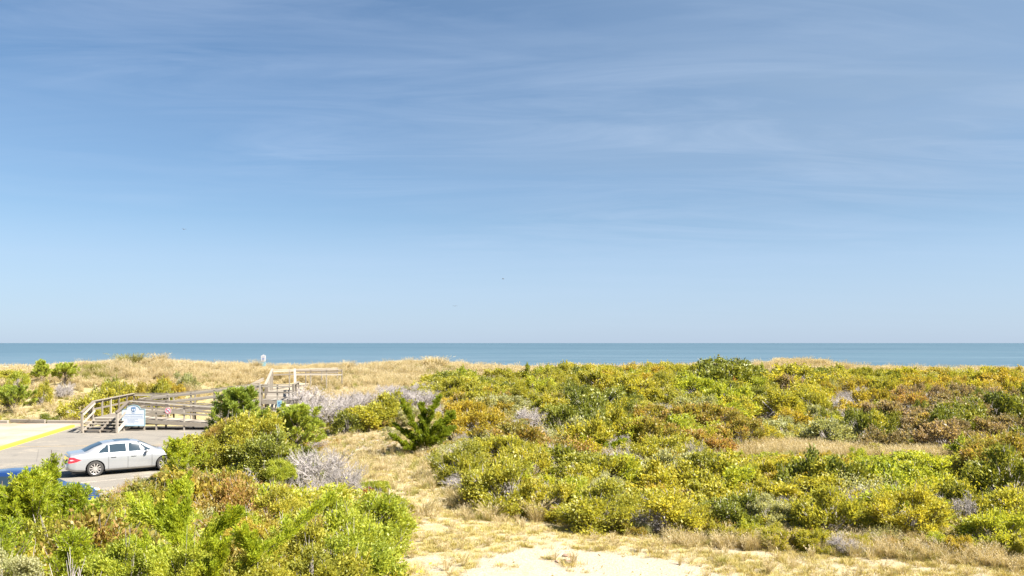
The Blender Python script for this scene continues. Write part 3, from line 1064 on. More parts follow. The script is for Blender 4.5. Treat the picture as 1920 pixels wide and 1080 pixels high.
    MB().box((sp['L'] / 2, 0, 0.22), (sp['L'] - 0.5, 1.45, 0.12)).build('underbody', M['dark_plastic'], root)


def wheel(root, x, y, r, s_, ns):
    wroot = bpy.data.objects.new('wheel', None)
    COL.objects.link(wroot)
    wroot.parent = root
    wroot.location = (x, y, r)
    wroot.rotation_euler = (0, 0.13, 0)
    mb = MB()
    n = 40
    prof = [(r * 0.70, -0.10), (r * 0.93, -0.115), (r, -0.08), (r, 0.08), (r * 0.93, 0.115), (r * 0.72, 0.10), (r * 0.70, 0.06)]
    vs = []
    for i in range(n):
        a = 2 * math.pi * i / n
        vs += [(rr * math.cos(a), yy, rr * math.sin(a)) for rr, yy in prof]
    k = len(prof)
    mb.add(vs, [(i * k + j, i * k + j + 1, ((i + 1) % n) * k + j + 1, ((i + 1) % n) * k + j) for i in range(n) for j in range(k - 1)])
    mb.build('tyre', M['rubber'], wroot, smooth=True)
    # rim: barrel, outer lip, spokes and hub, in one alloy casting
    mb = MB()
    prof = [(r * 0.62, -0.06), (r * 0.66, 0.09), (r * 0.735, 0.10), (r * 0.735, 0.085)]
    vs = []
    for i in range(n):
        a = 2 * math.pi * i / n
        vs += [(rr * math.cos(a), s_ * yy, rr * math.sin(a)) for rr, yy in prof]
    k = len(prof)
    mb.add(vs, [(i * k + j, i * k + j + 1, ((i + 1) % n) * k + j + 1, ((i + 1) % n) * k + j) for i in range(n) for j in range(k - 1)])
    mb.tube([(0, s_ * 0.02, 0), (0, s_ * 0.105, 0)], [0.085, 0.07], 18)
    mb.build('rim', M['alloy'], wroot)
    for i in range(ns):
        a = 2 * math.pi * i / ns
        d = Vector((math.cos(a), 0, math.sin(a)))
        c = Vector((0, s_ * 0.085, 0))
        MB().beam(c + d * 0.05, c + d * (r * 0.67), 0.026, 0.045, d.cross(Vector((0, 1, 0)))).build('spoke', M['alloy'], wroot)
    MB().tube([(0, s_ * -0.05, 0), (0, s_ * -0.03, 0)], r * 0.64, 24).build('brake_disc', M['metal_bolt'], wroot)


SEDAN = dict(
    L=4.82, r=0.335, axles=(1.12, 3.97),
    top=[(0, .60), (.02, .63), (.06, .67), (.09, .80), (.13, .985), (.20, 1.035), (.62, 1.065), (.78, 1.10), (1.10, 1.27), (1.45, 1.405), (1.75, 1.455), (2.2, 1.478), (2.6, 1.472), (2.95, 1.425), (3.3, 1.26), (3.62, 1.085), (3.74, 1.03), (4.1, .965), (4.45, .875), (4.62, .80), (4.72, .68), (4.79, .56), (4.82, .45)],
    belt=[(0, .56), (.09, .74), (.16, .88), (.5, .945), (1.2, .955), (3.3, .925), (3.9, .88), (4.4, .78), (4.7, .60), (4.82, .42)],
    half=[(0, .70), (.04, .78), (.12, .84), (.35, .89), (.9, .905), (3.6, .91), (4.1, .90), (4.4, .86), (4.62, .76), (4.76, .60), (4.82, .46)],
    low=[(0, .36), (.3, .27), (.8, .22), (4.3, .20), (4.82, .24)],
    doors=[('rear_door', 1.66, 2.42), ('front_door', 2.44, 3.42)],
    seams=(1.65, 2.43, 3.43), handles=(1.86, 2.68), mirror=3.20,
    side_windows=[('quarter_window', [(1.14, .9), (1.14, .97), (1.55, 1.27), (1.62, 1.6), (1.66, 1.6), (1.66, .9)]), ('rear_side_window', [(1.70, .9), (1.70, 1.6), (2.38, 1.6), (2.38, .9)]),
                  ('side_window', [(2.47, .9), (2.47, 1.6), (2.90, 1.6), (3.0, 1.30), (3.46, .98), (3.46, .9)])],
    windshield=(2.98, 3.70), rear_window=(.74, 1.44), sunroof=(1.95, 2.62),
    lamps=[('taillight', [(-.01, .70), (.10, .90), (.30, .885), (.58, .76), (.36, .68), (.10, .645)], 5.2), ('lamp_lens', [(.10, .75), (.16, .80), (.24, .80), (.30, .765), (.2, .745)], 4.4),
           ('headlight', [(4.30, .64), (4.34, .78), (4.60, .74), (4.74, .62), (4.6, .55)], 5.2)],
)
car1 = empty('parked_car', (-18.35, 35.2, 0.006), 0)
tag(car1, 'silver four-door saloon with red tail light and dark tinted rear glass, parked before the steps', 'car', 'cars parked on the lot')
make_car(car1, SEDAN, M['silver_paint'])
for o in car1.children:
    if o.name.startswith('lamp_lens'):
        for v in o.data.vertices:
            v.co.x -= 0.004
            v.co.y *= 1.006
MB().box((-0.0, 0, 0.70), (0.03, 0.48, 0.14)).build('number_plate', M['plate'], car1)
MB().box((0.09, 0, 0.90), (0.05, 0.95, 0.03)).build('boot_strip', M['chrome'], car1)
MB().box((3.74, 0.0, 1.012), (0.07, 1.1, 0.02)).build('cowl', M['dark_plastic'], car1)
hd = math.radians(35.5)
car1.rotation_euler = (0, 0, hd)
v = Matrix.Rotation(hd, 3, 'Z') @ Vector((1.12, -0.77, 0))
car1.location = (-18.35 - v.x, 35.2 - v.y, 0.006)

WAGON = dict(
    L=4.10, r=0.32, axles=(0.75, 3.30), spokes=8, tumble=0.27,
    top=[(0, .60), (.04, .75), (.10, 1.0), (.22, 1.25), (.42, 1.46), (.75, 1.565), (1.3, 1.60), (1.8, 1.595), (2.1, 1.53), (2.4, 1.37), (2.75, 1.14), (2.9, 1.06), (3.3, 1.0), (3.6, .93), (3.82, .83), (3.98, .68), (4.07, .55), (4.10, .44)],
    belt=[(0, .52), (.10, .86), (.4, .96), (2.6, .93), (3.2, .88), (3.7, .76), (3.95, .58), (4.1, .40)],
    half=[(0, .62), (.06, .72), (.3, .82), (.8, .85), (3.2, .86), (3.55, .83), (3.8, .74), (3.98, .60), (4.1, .42)],
    low=[(0, .34), (.3, .24), (3.8, .22), (4.1, .28)],
    doors=[('rear_door', 1.0, 1.68), ('front_door', 1.70, 2.60)],
    seams=(0.99, 1.69, 2.62), handles=(1.15, 1.85), mirror=2.45,
    side_windows=[('quarter_window', [(.45, .99), (.60, 1.38), (.92, 1.42), (.96, .99)]), ('rear_side_window', [(1.02, .98), (1.02, 1.45), (1.64, 1.47), (1.64, .98)]), ('side_window', [(1.74, .98), (1.74, 1.465), (2.0, 1.43), (2.3, 1.26), (2.55, .98)])],
    windshield=(2.08, 2.86), rear_window=(.12, .40),
    lamps=[('taillight', [(0.0, .66), (.08, .95), (.2, 1.0), (.22, .7)], 4.8)],
)
car2 = empty('parked_car', (0, 0, 0), 0)
tag(car2, 'deep blue car with round headlamp and amber indicator, mostly hidden behind the big cedar', 'car', 'cars parked on the lot')
make_car(car2, WAGON, M['blue_paint'])
for s_ in (1, -1):
    hl = MB().tube([(3.76, s_ * 0.60, 0.70), (3.93, s_ * 0.615, 0.685)], [0.105, 0.09], 20).build('headlight', M['clearlamp'], car2, smooth=False)
    MB().tube([(3.80, s_ * 0.67, 0.70), (3.94, s_ * 0.70, 0.69)], [0.085, 0.075], 16).build('indicator', M['amber'], car2)
hd2 = math.atan2(0.42, 2.4)
car2.rotation_euler = (0, 0, hd2)
v = Matrix.Rotation(hd2, 3, 'Z') @ Vector((4.0, -0.5, 0))
car2.location = (-14.25 - v.x, 27.0 - v.y, 0.006)

# ------------------------------------------------------------------ vegetation meshes
def leaf_quads(P, D, Ln, Wd, rng, curl=None):
    """diamond leaves: P base points, D directions"""
    n = len(P)
    D = D / (np.linalg.norm(D, axis=1, keepdims=True) + 1e-9)
    r = rng.normal(size=(n, 3))
    s = np.cross(D, r)
    s /= np.linalg.norm(s, axis=1, keepdims=True) + 1e-9
    nn = np.cross(D, s)
    Ln = Ln * (0.7 + 0.6 * rng.rand(n, 1))
    Wd = Wd * (0.7 + 0.6 * rng.rand(n, 1))
    mid = P + D * Ln * 0.5 + nn * Ln * 0.10
    V = np.stack([P, mid + s * Wd * 0.5, P + D * Ln, mid - s * Wd * 0.5], 1).reshape(-1, 3)
    Fq = np.arange(n * 4).reshape(n, 4)
    return V, Fq


def tubes3(A, B, ra, rb):
    """three-sided tapered sticks from A to B"""
    n = len(A)
    d = B - A
    d /= np.linalg.norm(d, axis=1, keepdims=True) + 1e-9
    r = np.where(np.abs(d[:, 2:3]) < 0.9, np.array([[0, 0, 1.0]]), np.array([[1.0, 0, 0]]))
    s = np.cross(d, r)
    s /= np.linalg.norm(s, axis=1, keepdims=True) + 1e-9
    t = np.cross(d, s)
    ra = np.broadcast_to(np.asarray(ra, float).reshape(-1, 1), (n, 1))
    rb = np.broadcast_to(np.asarray(rb, float).reshape(-1, 1), (n, 1))
    vs = []
    for P_, R_ in ((A, ra), (B, rb)):
        for k in range(3):
            a = 2 * math.pi * k / 3
            vs.append(P_ + (s * math.cos(a) + t * math.sin(a)) * R_)
    V = np.stack(vs, 1).reshape(-1, 3)
    b = (np.arange(n) * 6)[:, None]
    Fq = np.concatenate([b + np.array([[k, (k + 1) % 3, 3 + (k + 1) % 3, 3 + k]]) for k in range(3)])
    return V, Fq


def unit(v):
    return v / (np.linalg.norm(v, axis=-1, keepdims=True) + 1e-9)


def crown_broad(seed, nclump=70, nleaf=90, Ln=0.10, Wd=0.055, spread=0.17, flat=0.8, upright=0.5):
    """dome of leafy twig clusters, 1 m radius, about 1.25 m high; returns (leaves, stems)"""
    rng = np.random.RandomState(seed)
    nlobe = max(8, nclump // 6)
    k = nlobe * 6
    th = rng.rand(nlobe) * 2 * math.pi
    el = np.arcsin(np.clip((np.arange(nlobe) + rng.rand(nlobe)) / nlobe * 1.15 - 0.15, -0.12, 1))
    lump = 0.62 + 0.36 * rng.rand(nlobe) + 0.10 * np.sin(th * 3 + seed)
    LB = np.stack([np.cos(el) * np.cos(th), np.cos(el) * np.sin(th), np.sin(el)], -1) * lump[:, None]
    C = np.repeat(LB, 6, 0) + unit(np.repeat(unit(LB), 6, 0) * 0.6 + rng.normal(size=(k, 3)) * 0.8) * (0.10 + 0.17 * rng.rand(k, 1))
    C[:, 2] = C[:, 2] * flat + 0.30
    C[:, 2] = np.maximum(C[:, 2], 0.10)
    tint_c = 0.55 * np.repeat(rng.rand(nlobe), 6) + 0.45 * rng.rand(k)
    m = (nleaf * (0.6 + 0.8 * rng.rand(k))).astype(int)
    ci = np.repeat(np.arange(k), m)
    n = len(ci)
    off = rng.normal(size=(n, 3)) * spread * np.array([1, 1, 0.75])
    P = C[ci] + off
    P[:, 2] = np.maximum(P[:, 2], 0.03)
    out = unit(C[ci] - np.array([0, 0, 0.3]))
    D = unit(out * 0.55 + rng.normal(size=(n, 3)) * 0.5 + np.array([0, 0, upright]))
    # new growth at the tips of the clusters, a little lighter
    tip = np.clip((off * out).sum(1) / spread * 0.25 + 0.5, 0, 1)
    tint = np.clip(0.65 * tint_c[ci] + 0.35 * tip, 0, 1)
    cs = (0.55 + 0.85 * rng.rand(k))[ci][:, None]
    V, Fq = leaf_quads(P, D, Ln * cs, Wd * cs, rng)
    # some shoots sticking out above the dome
    ns = 26
    si = rng.randint(0, k, ns)
    A = C[si]
    B = A + unit(unit(A - np.array([0, 0, 0.2])) + np.array([0, 0, 1.0]) + rng.normal(size=(ns, 3)) * 0.25) * (0.22 + 0.2 * rng.rand(ns, 1))
    tt = np.linspace(0.3, 1, 14)
    SP = (A[:, None] + (B - A)[:, None] * tt[None, :, None]).reshape(-1, 3)
    SD = unit(np.repeat(unit(B - A), 14, 0) + rng.normal(size=(len(SP), 3)) * 0.7)
    V2, F2 = leaf_quads(SP, SD, Ln * 0.9, Wd * 0.9, rng)
    Vl = np.concatenate([V, V2])
    Fl = np.concatenate([Fq, F2 + len(V)])
    Tl = np.concatenate([np.repeat(tint, 4), np.full(len(V2), 0.7)])
    # stems
    base = rng.normal(size=(k, 3)) * np.array([0.10, 0.10, 0])
    midp = base * 0.5 + C * np.array([0.45, 0.45, 0.5])
    A_ = np.concatenate([base, midp])
    B_ = np.concatenate([midp, C])
    nb = 110
    bi = rng.randint(0, k, nb)
    A_ = np.concatenate([A_, C[bi]])
    B_ = np.concatenate([B_, C[bi] + unit(C[bi] + rng.normal(size=(nb, 3)) * 0.45 + np.array([0, 0, 0.3])) * (0.14 + 0.20 * rng.rand(nb, 1))])
    ra = np.concatenate([np.full(k, 0.022), np.full(k, 0.013), np.full(nb, 0.008)])
    rb = np.concatenate([np.full(k, 0.013), np.full(k, 0.006), np.full(nb, 0.004)])
    Vs, Fs = tubes3(A_, B_, ra, rb)
    return (Vl, Fl, Tl), (Vs, Fs)


def twig_shrub(seed, n0=22, thick=0.014, dense=1.0, leafy=0, wild=0.35):
    """bare shrub, 1 m radius, of forking stems down to fine twigs"""
    rng = np.random.RandomState(seed)
    As, Bs, Ra, Rb = [], [], [], []
    th = rng.rand(n0) * 2 * math.pi
    A = np.stack([np.cos(th), np.sin(th), np.zeros(n0)], -1) * 0.12 * rng.rand(n0, 1)
    D = unit(np.stack([np.cos(th), np.sin(th), 0.5 + 1.3 * rng.rand(n0)], -1))
    L = 0.40 + 0.14 * rng.rand(n0)
    r = thick
    kids = (3, 4, int(4 * dense) + 1, int(3 * dense))
    for lev in range(4):
        B = A + D * L[:, None]
        As.append(A)
        Bs.append(B)
        Ra.append(np.full(len(A), r))
        Rb.append(np.full(len(A), r * 0.6))
        if lev == 3:
            break
        k = kids[lev]
        A2 = np.repeat(A, k, 0) + np.repeat(B - A, k, 0) * (0.45 + 0.55 * rng.rand(len(A) * k, 1))
        D = unit(np.repeat(D, k, 0) + rng.normal(size=(len(A) * k, 3)) * (0.42 + wild * lev * 0.4) + np.array([0, 0, 0.12]))
        L = np.repeat(L, k) * (0.50 + 0.22 * rng.rand(len(A) * k))
        A = A2
        r *= 0.58
    A_, B_ = np.concatenate(As), np.concatenate(Bs)
    A_[:, 2] = np.maximum(A_[:, 2], 0)
    B_[:, 2] = np.maximum(B_[:, 2], 0.02)
    Vs, Fs = tubes3(A_, B_, np.concatenate(Ra), np.concatenate(Rb))
    tint = np.repeat(rng.rand(len(A_)), 6)
    return Vs, Fs, tint


def limb_foliage(A, B, rad, n, Ln, Wd, rng, sweep=0.9, bend=0.0):
    """foliage along limbs A->B (m,3); rad per limb; n leaves per limb"""
    m = len(A)
    u = rng.rand(m, n) ** 0.8
    ax = unit(B - A)
    d = rng.normal(size=(m, n, 3))
    d -= (d * ax[:, None]).sum(-1, keepdims=True) * ax[:, None]
    d = unit(d)
    taper = np.sqrt(np.clip(1.05 - u, 0, 1)) * (0.35 + 0.65 * np.clip(u * 6, 0, 1))
    rr = rad[:, None] * taper * rng.rand(m, n) ** 0.6
    P = A[:, None] + (B - A)[:, None] * u[..., None] + d * rr[..., None]
    P[..., 2] -= bend * (1 - (2 * u - 1) ** 2)
    D = unit(ax[:, None] * sweep + d * 0.7 + np.array([0, 0, 0.25]) + rng.normal(size=(m, n, 3)) * 0.18)
    tint = np.clip(np.repeat(rng.rand(m, 1), n, 1) * 0.55 + 0.45 * (rr / (rad[:, None] + 1e-6)), 0, 1)
    V, Fq = leaf_quads(P.reshape(-1, 3), D.reshape(-1, 3), Ln, Wd, rng)
    return V, Fq, np.repeat(tint.ravel(), 4)


def cedar(seed, H=2.6, R=1.3, nl=34, sub=7, nleaf=46, Ln=0.085, Wd=0.022, lean=(0, 0), upsweep=0.7, start=0.12):
    """bushy juniper: trunk, up-swept limbs, side sprays"""
    rng = np.random.RandomState(seed)
    hfrac = start + (1 - start) * np.linspace(0, 0.97, nl) ** 0.9
    th = np.arange(nl) * 2.399 + rng.rand(nl) * 0.8
    top = np.array([lean[0], lean[1], H])
    A = top[None] * hfrac[:, None] * np.array([1, 1, 0.82])
    ll = R * (1.02 - hfrac) ** 0.7 * (0.65 + 0.5 * rng.rand(nl)) + 0.15
    D = unit(np.stack([np.cos(th), np.sin(th), upsweep + hfrac * 1.6 + rng.rand(nl) * 0.5], -1))
    B = A + D * ll[:, None]
    t = 0.2 + 0.8 * rng.rand(nl, sub)
    sa = (A[:, None] + (B - A)[:, None] * t[..., None]).reshape(-1, 3)
    sdv = unit(np.repeat(D, sub, 0) * 0.8 + rng.normal(size=(nl * sub, 3)) * 0.55 + np.array([0, 0, 0.35]))
    sl = (0.16 + 0.24 * rng.rand(nl * sub)) * (np.repeat(ll, sub) / R * 0.7 + 0.5)
    sb = sa + sdv * sl[:, None]
    V1, F1, T1 = limb_foliage(A + (B - A) * 0.25, B, np.full(nl, 0.07), nleaf, Ln, Wd, rng)
    V2, F2, T2 = limb_foliage(sa, sb, np.full(nl * sub, 0.062), nleaf, Ln, Wd, rng)
    V = np.concatenate([V1, V2])
    Fq = np.concatenate([F1, F2 + len(V1)])
    T = np.concatenate([T1, T2])
    trA = np.array([[0, 0, -0.2], top * np.array([1, 1, .45])])
    trB = np.array([top * np.array([1, 1, .45]), top * .97])
    Vs, Fs = tubes3(np.concatenate([trA, A, sa]), np.concatenate([trB, B, sb]),
                    np.concatenate([[0.06, 0.045], np.full(nl, 0.02), np.full(len(sa), 0.006)]),
                    np.concatenate([[0.045, 0.012], np.full(nl, 0.006), np.full(len(sa), 0.003)]))
    return (V, Fq, T), (Vs, Fs)


def plume_tree(limbs, seed, nleaf=420, Ln=0.10, Wd=0.024, rad=0.13, nsub=9):
    """wind-swept cedar: every limb (list of points) is a feathery plume"""
    rng = np.random.RandomState(seed)
    VV, FF, TT, SA, SB, RA = [], [], [], [], [], []
    base = 0
    for pts, rs in limbs:
        pts = np.array(pts, float)
        A, B = pts[:-1], pts[1:]
        n = len(A)
        for i in range(n):
            f0 = i / n
            SA.append(A[i]); SB.append(B[i]); RA.append(0.03 * (1 - f0) + 0.006)
            V, Fq, T = limb_foliage(A[i:i + 1], B[i:i + 1], np.array([rad * rs * 0.6]), nleaf // n, Ln, Wd, rng)
            VV.append(V); FF.append(Fq + base); TT.append(T); base += len(V)
            ax = unit(B[i] - A[i])
            k = nsub
            sa = A[i] + (B[i] - A[i]) * rng.rand(k, 1)
            sdv = unit(ax * 1.0 + rng.normal(size=(k, 3)) * 0.45 + np.array([0, 0, 0.3]))
            sb = sa + sdv * (0.22 + 0.30 * rng.rand(k, 1)) * rs * (1.15 - f0 * 0.7)
            V, Fq, T = limb_foliage(sa, sb, np.full(k, 0.065 * rs), nleaf // n // 3, Ln, Wd, rng)
            VV.append(V); FF.append(Fq + base); TT.append(T); base += len(V)
    V = np.concatenate(VV)
    Fq = np.concatenate(FF)
    T = np.concatenate(TT)
    Vs, Fs = tubes3(np.array(SA), np.array(SB), np.array(RA), np.array(RA) * 0.8)
    return (V, Fq, T), (Vs, Fs)


def pine(seed, H=2.4, R=1.3, nl=26, sub=6, nn=60):
    rng = np.random.RandomState(seed)
    hfrac = 0.15 + 0.85 * np.linspace(0, 1, nl) ** 0.9
    th = np.arange(nl) * 2.399 + rng.rand(nl)
    A = np.stack([np.zeros(nl), np.zeros(nl), H * hfrac * 0.8], -1)
    ll = R * (1.05 - hfrac) ** 0.55 * (0.7 + 0.4 * rng.rand(nl)) + 0.1
    D = unit(np.stack([np.cos(th), np.sin(th), 0.35 + hfrac * 0.9 + rng.rand(nl) * 0.3], -1))
    B = A + D * ll[:, None]
    t = 0.35 + 0.65 * rng.rand(nl, sub)
    sa = (A[:, None] + (B - A)[:, None] * t[..., None]).reshape(-1, 3)
    sdv = unit(np.repeat(D, sub, 0) * 0.6 + rng.normal(size=(nl * sub, 3)) * 0.5 + np.array([0, 0, 0.75]))
    sb = sa + sdv * (0.18 + 0.16 * rng.rand(nl * sub, 1))
    A2 = np.concatenate([sa, B - D * 0.2])
    B2 = np.concatenate([sb, B + D * 0.05])
    V, Fq, T = limb_foliage(A2, B2, np.full(len(A2), 0.06), nn, 0.15, 0.026, rng, sweep=0.85)
    trA = np.array([[0, 0, -0.2]])
    trB = np.array([[0, 0, H * 0.85]])
    Vs, Fs = tubes3(np.concatenate([trA, A, sa]), np.concatenate([trB, B, sb]),
                    np.concatenate([[0.08], np.full(nl, 0.025), np.full(len(sa), 0.012)]), np.concatenate([[0.02], np.full(nl, 0.01), np.full(len(sa), 0.008)]))
    return (V, Fq, T), (Vs, Fs)


def grass_tuft(seed, n=60, H=0.85, R=0.10, bend=0.45, Wd=0.010, plume=0.0):
    rng = np.random.RandomState(seed)
    th = rng.rand(n) * 2 * math.pi
    base = np.stack([np.cos(th), np.sin(th), np.zeros(n)], -1) * R * rng.rand(n, 1)
    hh = H * (0.55 + 0.5 * rng.rand(n))
    out = np.stack([np.cos(th + rng.normal(size=n) * 0.5), np.sin(th + rng.normal(size=n) * 0.5), np.zeros(n)], -1)
    bd = bend * (0.25 + rng.rand(n)) * hh
    ts = [0, 0.4, 0.75, 1.0]
    pts = [base + out * (bd * t * t)[:, None] + np.array([0, 0, 1.0]) * (hh * (t - 0.22 * t * t * bend))[:, None] for t in ts]
    s = np.cross(out, np.array([0, 0, 1.0])) + rng.normal(size=(n, 3)) * 0.6
    s[:, 2] = 0
    s = unit(s)
    ws = [1, 0.85, 0.5, 0.06]
    V = np.stack([p + s * Wd * w_ * q for p, w_ in zip(pts, ws) for q in (-0.5, 0.5)], 1).reshape(-1, 3)
    b = (np.arange(n) * 8)[:, None]
    Fq = np.concatenate([b + np.array([[2 * k, 2 * k + 1, 2 * k + 3, 2 * k + 2]]) for k in range(3)])
    T = np.repeat(rng.rand(n), 8)
    if plume > 0:
        k = int(n * plume)
        P = pts[3][:k]
        PP = np.repeat(P, 7, 0) + np.repeat(unit(pts[3][:k] - pts[2][:k]), 7, 0) * np.tile(np.linspace(-0.14, 0.02, 7), k)[:, None]
        DD = unit(np.repeat(unit(pts[3][:k] - pts[2][:k]), 7, 0) + rng.normal(size=(k * 7, 3)) * 0.35)
        V2, F2 = leaf_quads(PP, DD, 0.055, 0.018, rng)
        Fq = np.concatenate([Fq, F2 + len(V)])
        V = np.concatenate([V, V2])
        T = np.concatenate([T, np.full(len(V2), 0.95)])
    return V, Fq, T


def mesh_pair(name, leaf, stem, lm, sm=None):
    a = np_mesh(name + '_crown', leaf[0], leaf[1], [lm], tint=leaf[2])
    b = np_mesh(name + '_stems', stem[0], stem[1], [sm or M['bark']], tint=np.zeros(len(stem[0])))
    return a, b


def joined(name, leaf, stem, lm, sm=None):
    V = np.concatenate([leaf[0], stem[0]])
    Fq = np.concatenate([leaf[1], stem[1] + len(leaf[0])])
    T = np.concatenate([leaf[2], np.zeros(len(stem[0]))])
    fm = np.concatenate([np.zeros(len(leaf[1])), np.ones(len(stem[1]))])
    return np_mesh(name, V, Fq, [lm, sm or M['bark']], tint=T, fmat=fm)


FINE, FAR, TWIG, TWIGM = {}, {}, {}, []
geo_fine = [crown_broad(100 + i, nclump=150, nleaf=105, Ln=0.070, Wd=0.036, spread=0.095, upright=0.25) for i in range(4)]
geo_far = [crown_broad(200 + i, nclump=108, nleaf=56, Ln=0.100, Wd=0.055, spread=0.105, flat=0.75 + 0.1 * (i % 3), upright=0.4) for i in range(6)]
KINDS = ('bay', 'bright', 'dark', 'rust', 'gold', 'silver', 'brown', 'red')
for k_ in KINDS:
    sm = M['twig'] if k_ in ('silver', 'brown') else M['bark']
    FINE[k_] = [mesh_pair(k_, g[0], g[1], M[k_], M['twig']) for g in geo_fine[:(4 if k_ in ('bay', 'bright', 'rust') else 2)]]
    FAR[k_] = [joined(k_, g[0], g[1], M[k_], M['twig']) for g in geo_far[:(6 if k_ in ('bay', 'bright') else 3)]]
twigs = [twig_shrub(300 + i, n0=30 + 3 * i, dense=1.4, thick=.016) for i in range(4)]
TWIGM = [np_mesh('twigs', v_, f_, [M['twig']], tint=t_) for v_, f_, t_ in twigs]
snag = [np_mesh('snag', *(lambda g: (g[0], g[1]))(g), [M['twig']], tint=g[2]) for g in (twig_shrub(330, n0=12, thick=0.030, dense=0.7, wild=0.7), twig_shrub(331, n0=14, thick=0.024, dense=0.8, wild=0.9))]
# thin shrubs: grey twigs with a haze of small leaves
def thin_shrub(seed, lm):
    (Vl, Fl, Tl), _ = crown_broad(seed, nclump=60, nleaf=34, Ln=0.075, Wd=0.032, spread=0.2)
    tv, tf, tt = twigs[seed % 4]
    V = np.concatenate([Vl, tv]); Fq = np.concatenate([Fl, tf + len(Vl)])
    return np_mesh('thin', V, Fq, [lm, M['twig']], tint=np.concatenate([Tl, tt]), fmat=np.concatenate([np.zeros(len(Fl)), np.ones(len(tf))]))


FAR['thin'] = [thin_shrub(400 + i, M[k_]) for i, k_ in enumerate(('silver', 'bay', 'rust', 'silver'))]
FAR['grey'] = TWIGM
HREF = {'default': 1.2}
NAMES = {'bay': 'bayberry_shrub', 'bright': 'leafy_shrub', 'dark': 'dark_shrub', 'rust': 'rusty_shrub', 'gold': 'golden_shrub', 'silver': 'silvery_shrub',
         'brown': 'maroon_shrub', 'grey': 'bare_shrub', 'thin': 'twiggy_shrub', 'red': 'scarlet_shrub'}
COLW = {'bay': 'olive green', 'bright': 'bright green', 'dark': 'dark green', 'rust': 'rusty orange-tinged', 'gold': 'golden yellow', 'silver': 'pale silvery',
        'brown': 'dull maroon-brown', 'grey': 'bare grey', 'thin': 'sparse half-bare', 'red': 'scarlet'}


def put_shrub(kind, X, Y, rad, high, label, group=None, fine=False, seed=0, sink=0.12):
    nm = NAMES[kind]
    z = h1(X, Y) - sink
    rz = (seed * 2.399) % 6.283
    sc = (rad * (0.9 + 0.2 * ((seed * 0.37) % 1)), rad * (0.9 + 0.2 * ((seed * 0.61) % 1)), (high + sink) / HREF['default'])
    if fine and kind in FINE:
        o = empty(nm, (X, Y, z), rz)
        o.scale = sc
        a, b = FINE[kind][seed % len(FINE[kind])]
        cr = link('crown', a, o)
        f = min(1.0, 1.1 * rad / sc[2])
        cr.scale = (1, 1, f)
        cr.location = (0, 0, 1.2 * (1 - f))
        link('trunk', b, o)
    else:
        src = FAR[kind][seed % len(FAR[kind])]
        o = link(nm, src)
        o.location = (X, Y, z)
        o.rotation_euler = (0, 0, rz)
        o.scale = sc
    tag(o, label, 'shrub', group)
    return o


# ------------------------------------------------------------------ individual plants, each at its own spot
TAKEN = []      # (X, Y, radius) of the plants that stand out


def at_px(px, py, Y=None):
    if Y is None:
        return ground_at(px, py)
    return (px - 960) / F * Y, Y


def hero(kind, px, pbot, ptop, wpx, label, Y=None, fine=None, seed=None, group=None, sink=0.12):
    X, Y = at_px(px, pbot, Y)
    rad = wpx / F * Y / 2
    high = CAM_Z - (ptop - HOR) / F * Y - h1(X, Y)
    high = max(high, 0.25)
    seed = len(TAKEN) + 3 if seed is None else seed
    TAKEN.append((X, Y, rad * 0.75))
    return put_shrub(kind, X, Y, rad, high, label, group, fine if fine is not None else Y < 42, seed, sink)


LAND = []   # landmarks for the labels of the smaller shrubs


def land(px, pbot, phrase, Y=None):
    X, Y = at_px(px, pbot, Y)
    LAND.append((X, Y, phrase))


def hero_tree(name, label, cat, geo, lm, px, pbot, Y=None, rz=0.0, scale=(1, 1, 1), dz=0.0, taken=1.0):
    X, Y = at_px(px, pbot, Y)
    o = empty(name, (X, Y, h1(X, Y) + dz), rz)
    o.scale = scale
    tag(o, label, cat)
    a, b = mesh_pair(name, geo[0], geo[1], lm)
    link('crown', a, o)
    link('trunk', b, o)
    TAKEN.append((X, Y, taken))
    return o


# cedars
hero_tree('cedar_tree', 'big bushy bright green cedar hiding most of the blue car', 'tree', cedar(1, H=3.05, R=1.55, nl=64, sub=9, nleaf=52, Ln=0.075, Wd=0.022, upsweep=0.5), M['cedar'], 62, 0, Y=18.6, taken=1.2)
hero_tree('cedar_tree', 'bushy cedar spreading right beside the big one, under the nose of the blue car', 'tree', cedar(12, H=2.5, R=1.2, nl=44, sub=8, nleaf=50, Ln=0.072, Wd=0.022, upsweep=.5), M['cedar'], 138, 0, Y=19.4, taken=.9)
hero_tree('cedar_tree', 'upright bright cedar at the left edge covering the windows of the blue car', 'tree', cedar(14, H=2.8, R=1.0, nl=44, sub=8, nleaf=50, Ln=0.072, Wd=0.022, upsweep=.6), M['cedar'], 4, 0, Y=18.2, taken=.9)
hero_tree('cedar_tree', 'thin cedar spire poking up in front of the silver car bumper', 'tree', cedar(2, H=3.25, R=0.36, nl=30, sub=5, nleaf=44, Ln=0.075, Wd=0.022, upsweep=1.0, start=.3), M['cedar'], 97, 0, Y=20.2, taken=.5)
hero_tree('cedar_tree', 'low cedar with bare trunk below tufts, over the tangled dead branches', 'tree', cedar(3, H=2.55, R=0.95, nl=34, sub=7, nleaf=46, Ln=0.062, Wd=0.018, upsweep=.3, start=.5), M['cedar'], 138, 0, Y=14.6, taken=.6)
hero_tree('cedar_tree', 'cedar sprawling at the bottom corner in front of the big one', 'tree', cedar(4, H=2.5, R=1.2, nl=36, sub=7, nleaf=46, Ln=0.062, Wd=0.018, upsweep=.4), M['cedar'], -8, 0, Y=15.6, taken=.9)
